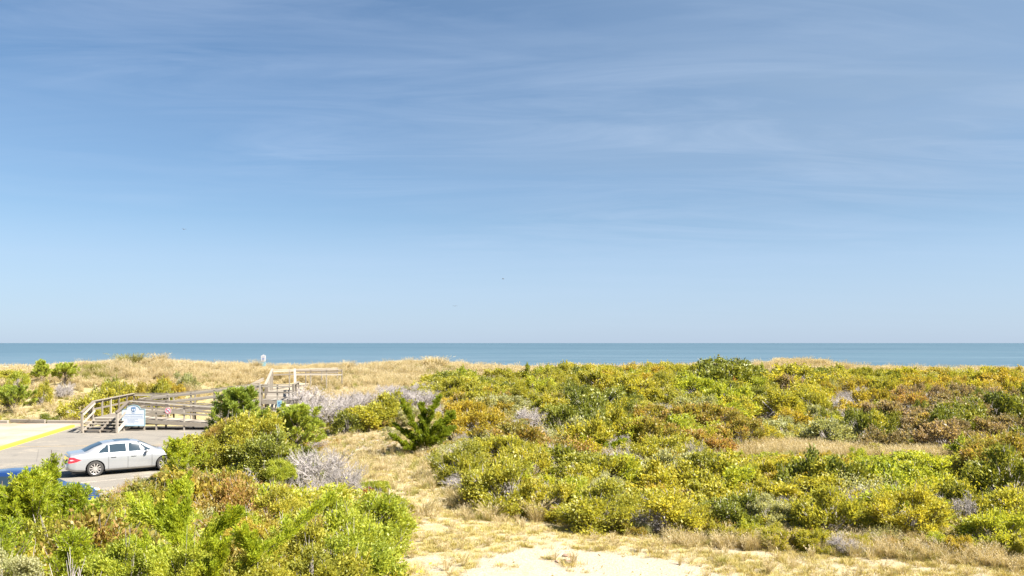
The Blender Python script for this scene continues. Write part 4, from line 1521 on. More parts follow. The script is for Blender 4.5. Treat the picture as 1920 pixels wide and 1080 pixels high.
hero_tree('cedar_tree', 'small crooked cedar overlapping the bonnet of the silver car', 'tree', cedar(5, H=2.2, R=1.35, nl=34, sub=7, nleaf=46, Ln=0.08, Wd=0.024, lean=(-0.6, 0), upsweep=.25, start=.18), M['cedar'], 356, 905, Y=31.0, taken=1.1)
# one sprawling wind-swept cedar in the foreground, drawn limb by limb
def P3(px, py, Y):
    return ((px - 960) / F * Y, Y, CAM_Z - (py - HOR) / F * Y)


def limb(pp, base):
    return [tuple(np.array(P3(*p)) - np.array(base)) for p in pp]


b0 = P3(400, 1120, 14.6)
b0 = (b0[0], b0[1], h1(b0[0], b0[1]))
g = plume_tree([
    (limb([(380, 1190, 14.6), (352, 1080, 14.7), (342, 1000, 14.9), (352, 930, 15.1)], b0), 1.15),
    (limb([(352, 1040, 14.7), (300, 985, 14.9), (252, 950, 15.2)], b0), 1.2),
    (limb([(352, 1060, 14.6), (400, 1005, 14.7), (440, 968, 14.8)], b0), 1.1),
    (limb([(360, 1110, 14.4), (310, 1060, 14.4), (268, 1030, 14.4)], b0), 1.1),
    (limb([(400, 1180, 14.2), (450, 1090, 14.3), (505, 1030, 14.6), (560, 985, 14.9), (618, 935, 15.3)], b0), 1.0),
    (limb([(440, 1120, 14.2), (480, 1045, 14.0), (462, 1010, 14.0)], b0), .9),
    (limb([(345, 1000, 14.9), (320, 950, 15.0), (338, 905, 15.2)], b0), .8),
    (limb([(420, 1180, 14.0), (400, 1080, 13.9), (415, 1040, 13.9)], b0), 1.0),
], 31, nleaf=900, Ln=0.062, Wd=0.018, rad=0.14, nsub=16)
hero_tree('cedar_tree', 'sprawling cedar with long feathery limbs sweeping up over the bright undergrowth', 'tree', g, M['cedar'], 400, 0, Y=14.6, taken=.1)
TAKEN.append((-5.2, 14.8, 0.8))
# the dark plume-like cedar in the middle
Xc, Yc = ground_at(792, 848)
b0 = (Xc, Yc, h1(Xc, Yc))
g = plume_tree([
    (limb([(792, 848, Yc), (786, 815, Yc), (770, 785, Yc - .2), (756, 757, Yc - .3)], b0), 1.1),
    (limb([(792, 840, Yc), (800, 800, Yc), (812, 770, Yc), (822, 748, Yc + .3)], b0), 1.0),
    (limb([(794, 840, Yc), (812, 812, Yc), (830, 795, Yc), (846, 782, Yc)], b0), 1.2),
    (limb([(792, 842, Yc), (812, 828, Yc - .3), (832, 815, Yc - .3), (846, 808, Yc)], b0), 1.15),
    (limb([(790, 838, Yc), (768, 818, Yc), (742, 800, Yc)], b0), .75),
    (limb([(790, 846, Yc), (764, 838, Yc - .4), (736, 818, Yc - .4)], b0), .8),
    (limb([(790, 825, Yc + .3), (795, 790, Yc + .4), (790, 765, Yc + .4)], b0), 1.1),
    (limb([(795, 845, Yc), (800, 825, Yc - .5), (820, 800, Yc - .5)], b0), 1.2),
], 37, nleaf=900, Ln=0.11, Wd=0.026, rad=0.10, nsub=22)
hero_tree('cedar_tree', 'dark green wind-swept cedar with plume-like branches in the middle of the scrub', 'tree', g, M['cedar_dark'], 792, 848, taken=3.0)
hero_tree('cedar_tree', 'bright feathery young cedar low among bayberry, beyond the plume-like cedar', 'tree', plume_tree([
    ([(0, 0, 0), (-.5, 0, .5), (-1.3, 0, .75)], 1.2), ([(0, 0, 0), (.4, 0, .6), (1.2, 0, .9)], 1.2), ([(0, 0, .1), (0, 0, .6), (.2, 0, 1.1)], 1.1), ([(0, 0, .1), (-.3, -.2, .6), (-.7, 0, 1.0)], 1.1)],
    39, nleaf=400, Ln=0.13, Wd=0.03, rad=.2), M['cedar'], 1125, 862, taken=1.0)
# pines
hero_tree('pine_tree', 'young pine with upright green tufts in front of the boardwalk ramp', 'tree', pine(1, H=3.7, R=1.95, nl=46, sub=8, nn=62), M['pine'], 447, 0, Y=40.5, scale=(1.3, 1.2, 1.05), taken=1.3)
hero_tree('pine_tree', 'spreading bluish green pine below the landing and number sign', 'tree', pine(2, H=2.7, R=1.9, nl=38, sub=8, nn=62), M['pine'], 557, 0, Y=41.5, scale=(1.15, 1, 1.05), taken=1.4)
hero_tree('pine_tree', 'dark young pine among dune grass near the crest, the slimmer of the pair', 'tree', pine(3, H=2.3, R=1.2, nl=30, sub=7, nn=60), M['pine'], 78, 722, taken=1.0)
hero_tree('pine_tree', 'round pine beside the slim dark one near the dune crest', 'tree', pine(4, H=1.9, R=1.7, nl=34, sub=7, nn=60), M['pine'], 122, 724, taken=1.3)
hero_tree('pine_tree', 'low spreading pine in the hollow beyond the pavement edge', 'tree', pine(5, H=1.8, R=2.2, nl=36, sub=7, nn=60), M['pine'], 28, 776, taken=1.8)
hero_tree('cedar_tree', 'tiny dark cedar top standing above the ridge against the sea', 'tree', cedar(8, H=2.0, R=.55, nl=12, sub=4, nleaf=24, Ln=.12, Wd=.04), M['cedar_dark'], 989, 704, Y=76, taken=.5)

# broad shrubs that stand out
HS = [
    ('bay', 218, 0, 722, 62, 'olive shrub in the grass hollow behind the platform railing', 63.5),
    ('dark', 200, 0, 712, 44, 'mottled dark shrub behind the olive one, in the grass hollow', 66.0),
    ('gold', 262, 0, 722, 50, 'yellowish shrub between two olive ones behind the ramp', 64.5),
    ('bay', 300, 0, 721, 52, 'dark-bottomed olive shrub behind the upper ramp railing', 65.0),
    ('bay', 165, 0, 742, 74, 'loose olive shrub on the slope left of the steps', 60.5),
    ('bay', 20, 0, 696, 90, 'low green mat of shrub on the dune shoulder at the far left', 78.0),
    ('bright', 35, 0, 700, 36, 'small light green bush at the edge of the low green mat', 74.0),
    ('bay', 12, 0, 722, 40, 'round green bush above the low spreading pine', 66.0),
    ('dark', 92, 793, 777, 40, 'small dark bush just behind the timber edging', None),
    ('bay', 80, 0, 722, 30, 'small olive bush on the slope below the pair of pines', 67.0),
    ('silver', 350, 0, 700, 50, 'pale weedy shrub in the tall grass behind the ramp', 72.0),
    ('gold', 318, 0, 712, 40, 'small golden bush at the foot of the tall dune grass', 68.0),
    ('bay', 690, 0, 763, 105, 'olive thicket between the grey shrubs and the plume-like cedar', 50.0),
    ('dark', 655, 0, 772, 60, 'dark green bush left in that olive thicket', 48.5),
    ('bay', 462, 0, 780, 150, 'orange-tipped green cherry shrub standing before the pines', 35.5),
    ('rust', 415, 0, 790, 60, 'orange-flushed shrub top leaning on the green cherry shrub', 35.0),
    ('bay', 420, 0, 806, 110, 'olive shrub between the orange-tipped one and the small crooked cedar', 34.5),
    ('dark', 500, 0, 815, 120, 'dark green shrub below the orange-tipped one, above the dead branches', 33.2),
    ('bright', 525, 0, 862, 60, 'small bright yellow-green bush beside the pale dead shrub', 27.5),
    ('dark', 1110, 0, 735, 130, 'large dark green rounded shrub in mid scrub with lighter crown', 50.0),
    ('dark', 1075, 0, 752, 95, 'very dark shrub leaning on the large rounded one', 48.2),
    ('dark', 1362, 0, 678, 130, 'biggest dark green shrub on the far ridge, domed against the sea', 66.0),
    ('dark', 1320, 0, 690, 90, 'dark shrub with hollow shade beside the biggest domed one on the ridge', 63.5),
    ('bay', 1490, 0, 688, 110, 'olive shrub with brown leaf edges below the grassy dune top', 66.0),
    ('brown', 1880, 0, 745, 130, 'maroon shrub at the far right with an orange flush', 49.0),
    ('brown', 1790, 0, 752, 120, 'maroon-brown shrub between the orange-flushed one and the dark hollow', 50.0),
    ('brown', 1690, 0, 757, 110, 'brownish shrub by the grey twigs, dark underneath', 50.5),
    ('dark', 1740, 0, 778, 150, 'dark green shrub at the foot of the maroon ones', 47.5),
    ('dark', 1893, 0, 850, 150, 'large glossy dark shrub at the right edge above the golden grass', 27.5),
    ('rust', 1878, 0, 815, 130, 'orange-topped shrub rising over the large glossy dark one', 30.5),
    ('bay', 945, 955, 862, 150, 'rounded yellow-olive bayberry directly over the dry grass tufts', None),
    ('bay', 860, 905, 838, 110, 'olive bayberry at the bend of the grassy path', None),
    ('bay', 1125, 992, 915, 165, 'broad low bayberry at the edge of the sand, darkest at its foot', None),
    ('silver', 1140, 962, 890, 60, 'slender pale green plant rising out of the bayberry by the sand', None),
    ('bay', 1255, 1000, 925, 150, 'bayberry bulging towards the sand beside the broad low one', None),
    ('dark', 1380, 1003, 930, 140, 'deep green shrub along the edge of the sand', None),
    ('bay', 1560, 1010, 925, 140, 'olive shrub behind the tall golden grass', None),
    ('bay', 1700, 1012, 915, 130, 'yellow-olive shrub between the golden grass and the scarlet leaves', None),
    ('silver', 1445, 1005, 935, 80, 'pale grey-green weed clump at the edge of the dry grass', None),
    ('red', 1727, 1000, 962, 46, 'little scarlet bush at the foot of the olive shrubs', None),
    ('rust', 888, 806, 750, 75, 'orange autumn shrub right beside the plume-like cedar', None),
    ('gold', 930, 792, 756, 70, 'golden shrub next to the orange one', None),
    ('rust', 953, 868, 836, 44, 'small rust-red shrub among olive bayberry', None),
    ('red', 1375, 0, 712, 16, 'tiny scarlet bush glowing on the dark ridge shrub', 62.5),
    ('gold', 1455, 888, 860, 130, 'bright yellow-green shrub below the strip of dry grass', None),
    ('bright', 1690, 916, 872, 150, 'wide bright green shrub in front of the dry grass gap', None),
    ('gold', 1600, 0, 752, 70, 'yellow shrub beside the bare grey twigs', 52.0),
    ('bright', 1300, 832, 782, 110, 'light green shrub before the small sandy hollow', None),
    ('bright', 612, 0, 945, 150, 'dense bright green bush bordering the sandy path', 21.5),
    ('bright', 715, 0, 930, 115, 'bright green bush with golden top jutting into the sandy path', 22.5),
    ('bright', 655, 0, 1000, 150, 'yellow-tipped bush at the bottom edge beside the sand', 16.8),
    ('gold', 705, 0, 932, 52, 'golden crown of leaves on the bush jutting into the path', 22.9),
    ('red', 693, 0, 915, 22, 'small scarlet sprig above the golden leaves by the path', 23.8),
    ('bay', 560, 0, 985, 140, 'olive bush under the long cedar limb', 17.6),
    ('rust', 440, 0, 905, 150, 'pinkish orange low thicket below the dead branches', 24.2),
    ('rust', 352, 0, 892, 105, 'rusty green thicket at the corner of the lot', 26.2),
    ('bay', 520, 0, 925, 120, 'olive shrub between orange thicket and bright bush', 22.2),
    ('gold', 475, 0, 975, 100, 'patch of golden leaves in the middle of the foreground thicket', 18.2),
    ('bright', 255, 0, 950, 120, 'lime green shrub between grey twigs and feathery cedar', 19.2),
    ('bay', 290, 0, 918, 90, 'olive thicket bordering the end of the parking line', 24.6),
    ('bright', 235, 0, 1020, 130, 'glossy bright leaves at the bottom beside the tangled branches', 14.2),
    ('bright', 330, 0, 1028, 120, 'pale green leaves at the bottom edge under the feathery cedar', 14.0),
    ('silver', 10, 0, 1040, 120, 'greyish silvery plant in the very bottom corner', 13.2),
    ('bay', 480, 0, 1050, 140, 'dark-hearted olive shrub at the bottom edge', 14.0),
    ('bay', 590, 0, 1040, 130, 'olive green shrub at the bottom edge under the bright ones', 14.8),
]
for i, (k_, px, pb, pt, wp, lb, Y_) in enumerate(HS):
    hero(k_, px, pb, pt, wp, lb, Y=Y_)
GS = [
    (1010, 0, 778, 100, 'wide pinkish grey brush left of the very dark shrub', 43.0),
    (955, 0, 802, 110, 'low grey brush in front of the pinkish bare shrub', 40.5),
    (1165, 0, 818, 100, 'grey twigs breaking through the scrub before the rounded shrub', 37.0),
    (1295, 0, 806, 80, 'pale pinkish twigs in front of the light green shrub', 38.0),
    (860, 0, 800, 60, 'dry grey stems right of the plume-like cedar foot', 42.0),
    (1465, 0, 905, 70, 'grey twigs sticking out of the near thicket above the grey-green weed', 27.0),
    (1640, 0, 905, 80, 'whitish twigs in the near thicket by the wide bright shrub', 27.5),
    (1010, 0, 868, 60, 'brown-grey twigs between the rounded bayberry and the broad low one', 29.0),
    (1590, 0, 985, 90, 'brittle brown-grey twigs at the foot of the near thicket', 22.5),
    (150, 0, 1012, 150, 'pinkish grey tangle of fine twigs at the bottom corner', 13.2),
    (50, 0, 1025, 130, 'second heap of fine grey twigs, at the very corner', 13.0),
    (500, 0, 948, 70, 'grey twigs in a dark gap of the orange thicket', 20.5),
    (640, 0, 985, 60, 'grey twigs showing in the bright bush by the path', 17.9),
    (600, 0, 805, 160, 'large pale dead shrub with silvery twigs beside the sandy path', 32.0),
    (645, 0, 838, 120, 'pale dead shrub at the path side, lower than its silvery neighbour', 29.5),
    (585, 0, 858, 110, 'silvery dead brush filling the gap above the bright bush', 28.0),
    (595, 0, 703, 130, 'dense lavender-grey shrub hugging the side of the landing', 56.5),
    (665, 0, 712, 140, 'lavender-grey shrub beside the one hugging the landing', 54.5),
    (620, 0, 728, 140, 'lower lavender-grey shrub under the two beside the landing', 52.0),
    (548, 0, 742, 50, 'thin lavender twigs rising in front of the landing railing', 54.0),
    (730, 0, 709, 130, 'grey shrub under the tall golden grass', 57.5),
    (790, 0, 714, 90, 'grey twiggy shrub in the far thicket above the plume-like cedar', 58.0),
    (795, 0, 718, 60, 'brownish grey twigs right behind the plume-like cedar', 58.5),
    (975, 0, 782, 110, 'pinkish grey bare shrub beside the orange one', 45.0),
    (1040, 0, 790, 80, 'grey twigs at the foot of the very dark shrub', 43.5),
    (1240, 0, 760, 80, 'whitish dead twigs between the rounded shrub and the ridge', 50.0),
    (1590, 0, 733, 110, 'wide bare grey shrub in the hollow under the ridge', 57.0),
    (1760, 0, 730, 90, 'grey-green bare shrub under the yellow ridge shrubs', 58.5),
    (1690, 0, 747, 60, 'lavender grey twigs above the brownish shrub', 54.0),
    (230, 0, 955, 110, 'grey brush heap of twigs near the nose of the blue car', 21.8),
    (120, 0, 705, 60, 'low grey twigs in the dune grass by the pines', 70.0),
    (1180, 0, 683, 40, 'grey twigs on the crest of the olive ridge', 67.0),
]
for i, (px, pb, pt, wp, lb, Y_) in enumerate(GS):
    hero('grey', px, pb, pt, wp, lb, Y=Y_, seed=i)
for px, pt, wp, Y_, lb, sd_ in ((120, 1018, 230, 12.6, 'tangle of thick dead grey branches in the bottom corner', 0),
                                (440, 868, 120, 30.5, 'dead silver branches fanning out below the cherry shrub', 1),
                                (395, 878, 90, 31.0, 'smaller snag of dead branches beside the small crooked cedar', 0),
                                (600, 1010, 70, 15.5, 'thin dead grey branch showing through the olive bush', 1),
                                (1790, 905, 110, 25.5, 'whitish dead branches between the glossy dark shrub and the scarlet leaves', 1)):
    X, Y = at_px(px, 0, Y_)
    high = CAM_Z - (pt - HOR) / F * Y - h1(X, Y)
    rad = wp / F * Y / 2
    o = link('dead_branches', snag[sd_])
    o.location = (X, Y, h1(X, Y) - 0.05)
    o.scale = (rad, rad, high / 0.95)
    o.rotation_euler = (0, 0, sd_ * 2.1 + px)
    tag(o, lb, 'dead branches')
    TAKEN.append((X, Y, rad * .5))

# ------------------------------------------------------------------ the rest of the scrub
def pick_kind(px, py, rng):
    """which plants grow in which part of the dune, read off the photo"""
    T = []
    def w(**k): return k
    r = w(bay=.47, bright=.11, rust=.045, silver=.07, grey=.08, gold=.035, dark=.06, thin=.14)
    if px < 560 and py < 800: r = w(bay=.5, dark=.1, silver=.1, thin=.2, gold=.1)
    if 540 < px < 850 and 712 < py < 775: r = w(grey=.75, silver=.1, thin=.15)
    if 600 < px < 760 and 755 < py < 812: r = w(bay=.55, silver=.15, thin=.15, dark=.15)
    if px > 800 and py < 735: r = w(bay=.68, bright=.10, dark=.08, grey=.05, gold=.06, thin=.03)
    if 820 < px < 1110 and py < 752: r = w(bay=.70, bright=.14, dark=.08, thin=.08)
    if 850 < px < 940 and 742 < py < 805: r = w(rust=.55, gold=.3, bay=.15)
    if 930 < px < 1060 and 765 < py < 835: r = w(grey=.45, thin=.3, silver=.15, rust=.1)
    if 1040 < px < 1190 and 735 < py < 810: r = w(dark=.7, bay=.3)
    if 1190 < px < 1300 and 755 < py < 835: r = w(thin=.35, grey=.15, rust=.25, bay=.25)
    if 1280 < px < 1430 and 682 < py < 755: r = w(dark=.6, bright=.2, bay=.2)
    if 1430 < px < 1570 and 682 < py < 750: r = w(bay=.5, dark=.3, brown=.2)
    if 1540 < px < 1660 and 730 < py < 778: r = w(grey=.5, thin=.2, gold=.3)
    if 1640 < px < 2000 and 745 < py < 835: r = w(brown=.55, grey=.1, dark=.25, rust=.1)
    if 1190 < px < 1420 and 785 < py < 880: r = w(rust=.28, bay=.3, gold=.17, thin=.15, bright=.10)
    if 1420 < px < 1640 and 835 < py < 900: r = w(bright=.4, gold=.35, bay=.25)
    if 1600 < px < 1820 and 855 < py < 920: r = w(bright=.55, bay=.35, gold=.1)
    if px > 1700 and 690 < py < 742: r = w(bay=.5, gold=.35, thin=.15)
    if px < 720 and py > 870: r = w(bright=.34, rust=.13, bay=.22, gold=.06, thin=.16, grey=.10)
    k = list(r)
    p = np.array([r[x] for x in k])
    return k[rng.choice(len(k), p=p / p.sum())]


rng = np.random.RandomState(21)
cand = []
Y_ = 13.0
while Y_ < 80:
    step = 1.15 + (Y_ - 13) * 0.014
    half = 0.70 * Y_ + 3
    X_ = -half
    while X_ < half:
        X = X_ + (rng.rand() - .5) * step * 0.8
        Y = Y_ + (rng.rand() - .5) * step * 0.8
        X_ += step
        cand.append((X, Y))
    Y_ += step * 0.95
# landmarks used to say where a shrub grows
for a_ in ((62, 0, 'the big bushy cedar', 18.6), (112, 0, 'the thin cedar spire', 20.2), (400, 0, 'the feathery sprawling cedar', 15.0), (352, 0, 'the small crooked cedar', 31.5),
           (792, 848, 'the plume-like cedar', None), (1125, 862, 'the young feathery cedar', None), (557, 0, 'the bluish pine', 41.5), (462, 0, 'the orange-tipped cherry shrub', 35.5),
           (1110, 0, 'the large rounded dark shrub', 50.0), (1362, 0, 'the domed dark ridge shrub', 66.0), (1893, 0, 'the glossy dark shrub at the edge', 27.5), (1740, 0, 'the maroon shrubs', 48),
           (945, 955, 'the bayberry over the dry grass', None), (1255, 1000, 'the bulging bayberry by the sand', None), (1560, 1010, 'the tall golden grass', None),
           (1420, 780, 'the small sandy hollow', None), (1560, 852, 'the strip of dry grass', None), (605, 0, 'the large pale dead shrub', 33), (640, 0, 'the lavender-grey shrubs', 56.5),
           (888, 806, 'the orange autumn shrub', None), (1590, 0, 'the wide bare grey shrub', 57), (1500, 690, 'the grassy dune top', 80), (989, 0, 'the tiny cedar top', 76), (1820, 0, 'the low right end of the ridge', 70),
           (250, 735, 'the boardwalk platform', None), (100, 740, 'the dune pines', None), (1180, 0, 'the crest of the olive ridge', 67), (1290, 900, 'the middle of the near thicket', None)):
    land(a_[0], a_[1], a_[2], a_[3])
plants = []
tk = np.array(TAKEN)
for X, Y in cand:
    px, py = to_px(X, Y, h1(X, Y) + 0.6)
    if px < -60 or px > 1985:
        continue
    g0 = to_px(X, Y, h1(X, Y))
    if X < lot_edge(Y) + 1.0 and Y < 58:
        continue
    if any(inpoly(np.array([X]), np.array([Y]), p_)[0] for p_ in (SAND, STRIP, DELL, PATH)):
        continue
    if -31 < X < -13.5 and 51 < Y < 64:
        continue
    if -24 < X < -11 and 57 < Y < 80:
        continue
    dens = 0.90 if Y > 30 else 0.97
    if X < -11 and Y > 57:                       # grassy dune: only a few shrubs
        dens = 0.10 if Y < 74 else 0.015
    if Y > 71:
        dens *= 0.0 if (X < -6 or Y > 77) else 0.8
    if X < -7 and Y > 66: dens = min(dens, 0.05)
    if 560 < g0[0] < 830 and 800 < g0[1] < 905:
        dens = 0.16
    if 780 < g0[0] < 1000 and g0[1] > 960:
        dens = 0
    if 1230 < g0[0] < 1850 and g0[1] > 1005: dens = 0
    if rng.rand() > dens:
        continue
    if ((tk[:, 0] - X) ** 2 + (tk[:, 1] - Y) ** 2 < (tk[:, 2] * 0.8) ** 2).any():
        continue
    k_ = pick_kind(px, py, rng)
    path_side = 560 < g0[0] < 830 and 800 < g0[1] < 905
    if path_side: k_ = ('thin', 'grey', 'silver', 'thin')[rng.randint(4)]
    rad = (0.45 + 0.85 * rng.rand() ** 1.3) * (1 + (Y - 13) * 0.007)
    high = (0.20 + 0.45 * rng.rand() + 0.80 * min(rad, 1.4)) * (0.85 if Y < 40 else 1.0)
    if path_side: rad, high = rad * .7, 0.35 + .3 * rng.rand()
    if k_ == 'dark': high *= 1.25
    if Y > 55 and X > 0: high = 0.7 + 0.5 * rng.rand() + .45 * rad
    if 1310 < px < 1830 and 860 < g0[1] < 915:
        high = min(high, max(.3, CAM_Z - (852 + 14 * rng.rand() - HOR) / F * Y - h1(X, Y)))
    if 1350 < px < 1480 and 792 < g0[1] < 835:
        high = min(high, max(.3, CAM_Z - (794 - HOR) / F * Y - h1(X, Y)))
    if Y < 31 and X < 0.3:
        rad *= 1.25
        high = 1.0 + 0.9 * rng.rand()
        # stay below the line of sight to the lot
        lim = CAM_Z - (np.interp(px, [0, 200, 270, 330, 400, 460, 600, 700, 760, 830], [985, 945, 920, 902, 895, 895, 925, 945, 965, 985]) - HOR) / F * Y - h1(X, Y)
        high = max(0.3, min(high, lim))
        if high < .32: continue
        if Y < 16: high = min(high, CAM_Z - 365 / F * Y)
    if 26 <= Y < 36 and X < -6:
        high = min(high, 0.8)
    # keep the skyline of the ridge as in the photo
    if Y > 50:
        sk = np.interp(px, [0, 560, 800, 880, 1000, 1060, 1130, 1200, 1400, 1500, 1620, 1780, 1920], [740, 722, 696, 691, 685, 676, 672, 676, 678, 684, 688, 688, 686]) + rng.rand() * 7
        lim = CAM_Z - (sk - HOR) / F * Y - h1(X, Y)
        high = max(0.3, min(high, lim))
        if X > 2 and Y > 60: high = max(high, min(lim, 1.5))
    plants.append((rad / Y, k_, X, Y, rad, high))
plants.sort(key=lambda p: -p[0] * (1.0 if p[3] < 60 else 0.8))
N_IND = 270
near, rest = plants[:N_IND], plants[N_IND:]
la = np.array([(a_[0], a_[1]) for a_ in LAND])
info = []
for p in near:
    _, k_, X, Y, rad, high = p
    d2 = (la[:, 0] - X) ** 2 + (la[:, 1] - Y) ** 2
    j = int(np.argmin(d2))
    lx, ly, ph = LAND[j]
    dx, dy = (X / Y - lx / ly) * ly, Y - ly
    rel = ('behind' if dy > 0 else 'in front of') if abs(dy) > abs(dx) * 0.9 else ('right of' if dx > 0 else 'left of')
    size = 'tall' if high > 1.25 else ('low' if high < 0.75 else 'mid-height')
    shape = 'broad' if rad > 1.05 else 'compact'
    key = f"{size} {shape} {COLW[k_]} shrub {rel} {ph}"
    info.append([key, p])
from collections import defaultdict
bykey = defaultdict(list)
for it in info:
    bykey[it[0]].append(it)
ORD = ['first', 'second', 'third', 'fourth', 'fifth', 'sixth', 'seventh', 'eighth', 'ninth', 'tenth']
for key, its in bykey.items():
    its.sort(key=lambda it: it[1][2] / it[1][3])
    for n_, it in enumerate(its):
        if len(its) == 1:
            lab = key
        elif len(its) == 2:
            lab = ('leftmost ' if n_ == 0 else 'rightmost ') + key
        else:
            lab = ('leftmost ' if n_ == 0 else 'rightmost ' if n_ == len(its) - 1 else ORD[n_] + ' from left, ') + key
        if len(lab.split()) > 15:
            lab = lab.replace('mid-height ', '').replace('rusty orange-tinged', 'rust-tinged').replace('dull maroon-brown', 'maroon')
        it.append(lab)
for sd_, it in enumerate(info):
    _, k_, X, Y, rad, high = it[1]
    put_shrub(k_, X, Y, rad, high, it[2], COLW[k_] + ' shrubs of the dune scrub', fine=Y < 24, seed=sd_ + 5)


# ------------------------------------------------------------------ scatter (stuff): far scrub, undergrowth, grasses
def proto_collection(name, meshes):
    c = bpy.data.collections.new(name)
    for i, m_ in enumerate(meshes):
        o = bpy.data.objects.new('%s_%02d' % (name, i), m_)
        c.objects.link(o)
    return c


def scatter(name, coll, P, rot, scl, ind):
    n = len(P)
    me = bpy.data.meshes.new(name)
    me.vertices.add(n)
    me.vertices.foreach_set('co', np.asarray(P, np.float32).ravel())
    for an, arr, ty, key in (('rot', rot, 'FLOAT_VECTOR', 'vector'), ('scl', scl, 'FLOAT_VECTOR', 'vector'), ('ind', ind, 'INT', 'value')):
        a_ = me.attributes.new(an, ty, 'POINT')
        a_.data.foreach_set(key, np.asarray(arr, np.int32 if ty == 'INT' else np.float32).ravel())
    o = bpy.data.objects.new(name, me)
    COL.objects.link(o)
    t = bpy.data.node_groups.new(name + '_nodes', 'GeometryNodeTree')
    t.interface.new_socket('Geometry', in_out='INPUT', socket_type='NodeSocketGeometry')
    t.interface.new_socket('Geometry', in_out='OUTPUT', socket_type='NodeSocketGeometry')
    gi, go = t.nodes.new('NodeGroupInput'), t.nodes.new('NodeGroupOutput')
    ci = t.nodes.new('GeometryNodeCollectionInfo')
    ci.inputs['Collection'].default_value = coll
    ci.inputs['Separate Children'].default_value = True
    ci.inputs['Reset Children'].default_value = True
    ip = t.nodes.new('GeometryNodeInstanceOnPoints')
    ip.inputs['Pick Instance'].default_value = True
    def na(nm_, ty):
        q_ = t.nodes.new('GeometryNodeInputNamedAttribute')
        q_.data_type = ty
        q_.inputs['Name'].default_value = nm_
        return q_.outputs['Attribute']
    t.links.new(gi.outputs[0], ip.inputs['Points'])
    t.links.new(ci.outputs[0], ip.inputs['Instance'])
    t.links.new(na('ind', 'INT'), ip.inputs['Instance Index'])
    t.links.new(na('rot', 'FLOAT_VECTOR'), ip.inputs['Rotation'])
    t.links.new(na('scl', 'FLOAT_VECTOR'), ip.inputs['Scale'])
    t.links.new(ip.outputs[0], go.inputs[0])
    md = o.modifiers.new('scatter', 'NODES')
    md.node_group = t
    tag(o, kind='stuff')
    return o


order = [('bay', i) for i in range(6)] + [('bright', i) for i in range(6)] + [(k_, i) for k_ in ('dark', 'rust', 'gold', 'silver', 'brown', 'red') for i in range(3)] + [('grey', i) for i in range(4)] + [('thin', i) for i in range(4)]
lut = defaultdict(list)
for i, (k_, j) in enumerate(order):
    lut[k_].append(i)
scrub = proto_collection('scrub', [FAR[k_][j] for k_, j in order])
P, R_, S_, I_ = [], [], [], []
for _, k_, X, Y, rad, high in rest:
    P.append((X, Y, h1(X, Y) - .1)); R_.append((0, 0, rng.rand() * 6.28)); S_.append((rad, rad, high / 1.2)); I_.append(rng.choice(lut[k_]))
scatter('far_scrub', scrub, P, R_, S_, I_)

# undergrowth: small leafy plants and twigs filling the ground between the shrubs
def shrubland(X, Y):
    m = (X > lot_edge(Y) + 0.3) | (Y > 58)
    for p_ in (SAND, STRIP, DELL, PATH):
        m &= ~inpoly(X, Y, p_)
    m &= ~((X > -31) & (X < -13.5) & (Y > 51) & (Y < 60.5))
    m &= ~((X < -9) & (Y > 58))
    m &= ~((X < 0) & (Y > 70))
    m &= Y < 77
    return m


n = 9000
Y = 13 + 64 * rng.rand(n * 3) ** 0.8
X = (rng.rand(n * 3) * 2 - 1) * (0.68 * Y + 2)
ok = shrubland(X, Y)
X, Y = X[ok][:n], Y[ok][:n]
P, R_, S_, I_ = [], [], [], []
Z = hgt(X, Y)
for x, y, z in zip(X, Y, Z):
    gpx, gpy = to_px(x, y, z)
    k_ = pick_kind(gpx, gpy - 8, rng)
    light = 560 < gpx < 830 and 800 < gpy < 905
    if light:
        if rng.rand() < .45: continue
        k_ = ('silver', 'thin', 'gold', 'bay', 'silver')[rng.randint(5)]
    if rng.rand() < .30: k_ = ('thin', 'grey', 'silver', 'rust', 'thin')[rng.randint(5)]
    s = (0.18 + 0.30 * rng.rand()) * (0.6 if light else 1.0)
    P.append((x, y, z - .05)); R_.append((0, 0, rng.rand() * 6.28)); S_.append((s, s, s * (0.7 + .5 * rng.rand()))); I_.append(rng.choice(lut[k_]))
scatter('undergrowth', scrub, P, R_, S_, I_)

# grasses
gm = []
for i in range(4):
    gm.append(np_mesh('g', *(lambda g_: (g_[0], g_[1]))(grass_tuft(500 + i, 70, .95, .16, .45, .013, .3)), [M['grass']], tint=grass_tuft(500 + i, 70, .95, .16, .45, .013, .3)[2]))
for i in range(3):
    g_ = grass_tuft(520 + i, 70, .75, .2, .6, .013, .05)
    gm.append(np_mesh('g', g_[0], g_[1], [M['grass_green']], tint=g_[2]))
for i in range(3):
    g_ = grass_tuft(540 + i, 46, .26, .22, .7, .012, 0)
    gm.append(np_mesh('g', g_[0], g_[1], [M['turf']], tint=g_[2]))
for i in range(2):
    g_ = grass_tuft(560 + i, 40, .55, .10, .3, .010, .7)
    gm.append(np_mesh('g', g_[0], g_[1], [M['grass']], tint=g_[2]))
grasses = proto_collection('grasses', gm)


def lf(X, Y, s, ph):
    return np.sin(X * s + ph) * np.cos(Y * s * 1.3 + ph * 2) + 0.6 * np.sin(X * s * 2.3 + Y * s * 1.7 + ph * 3)


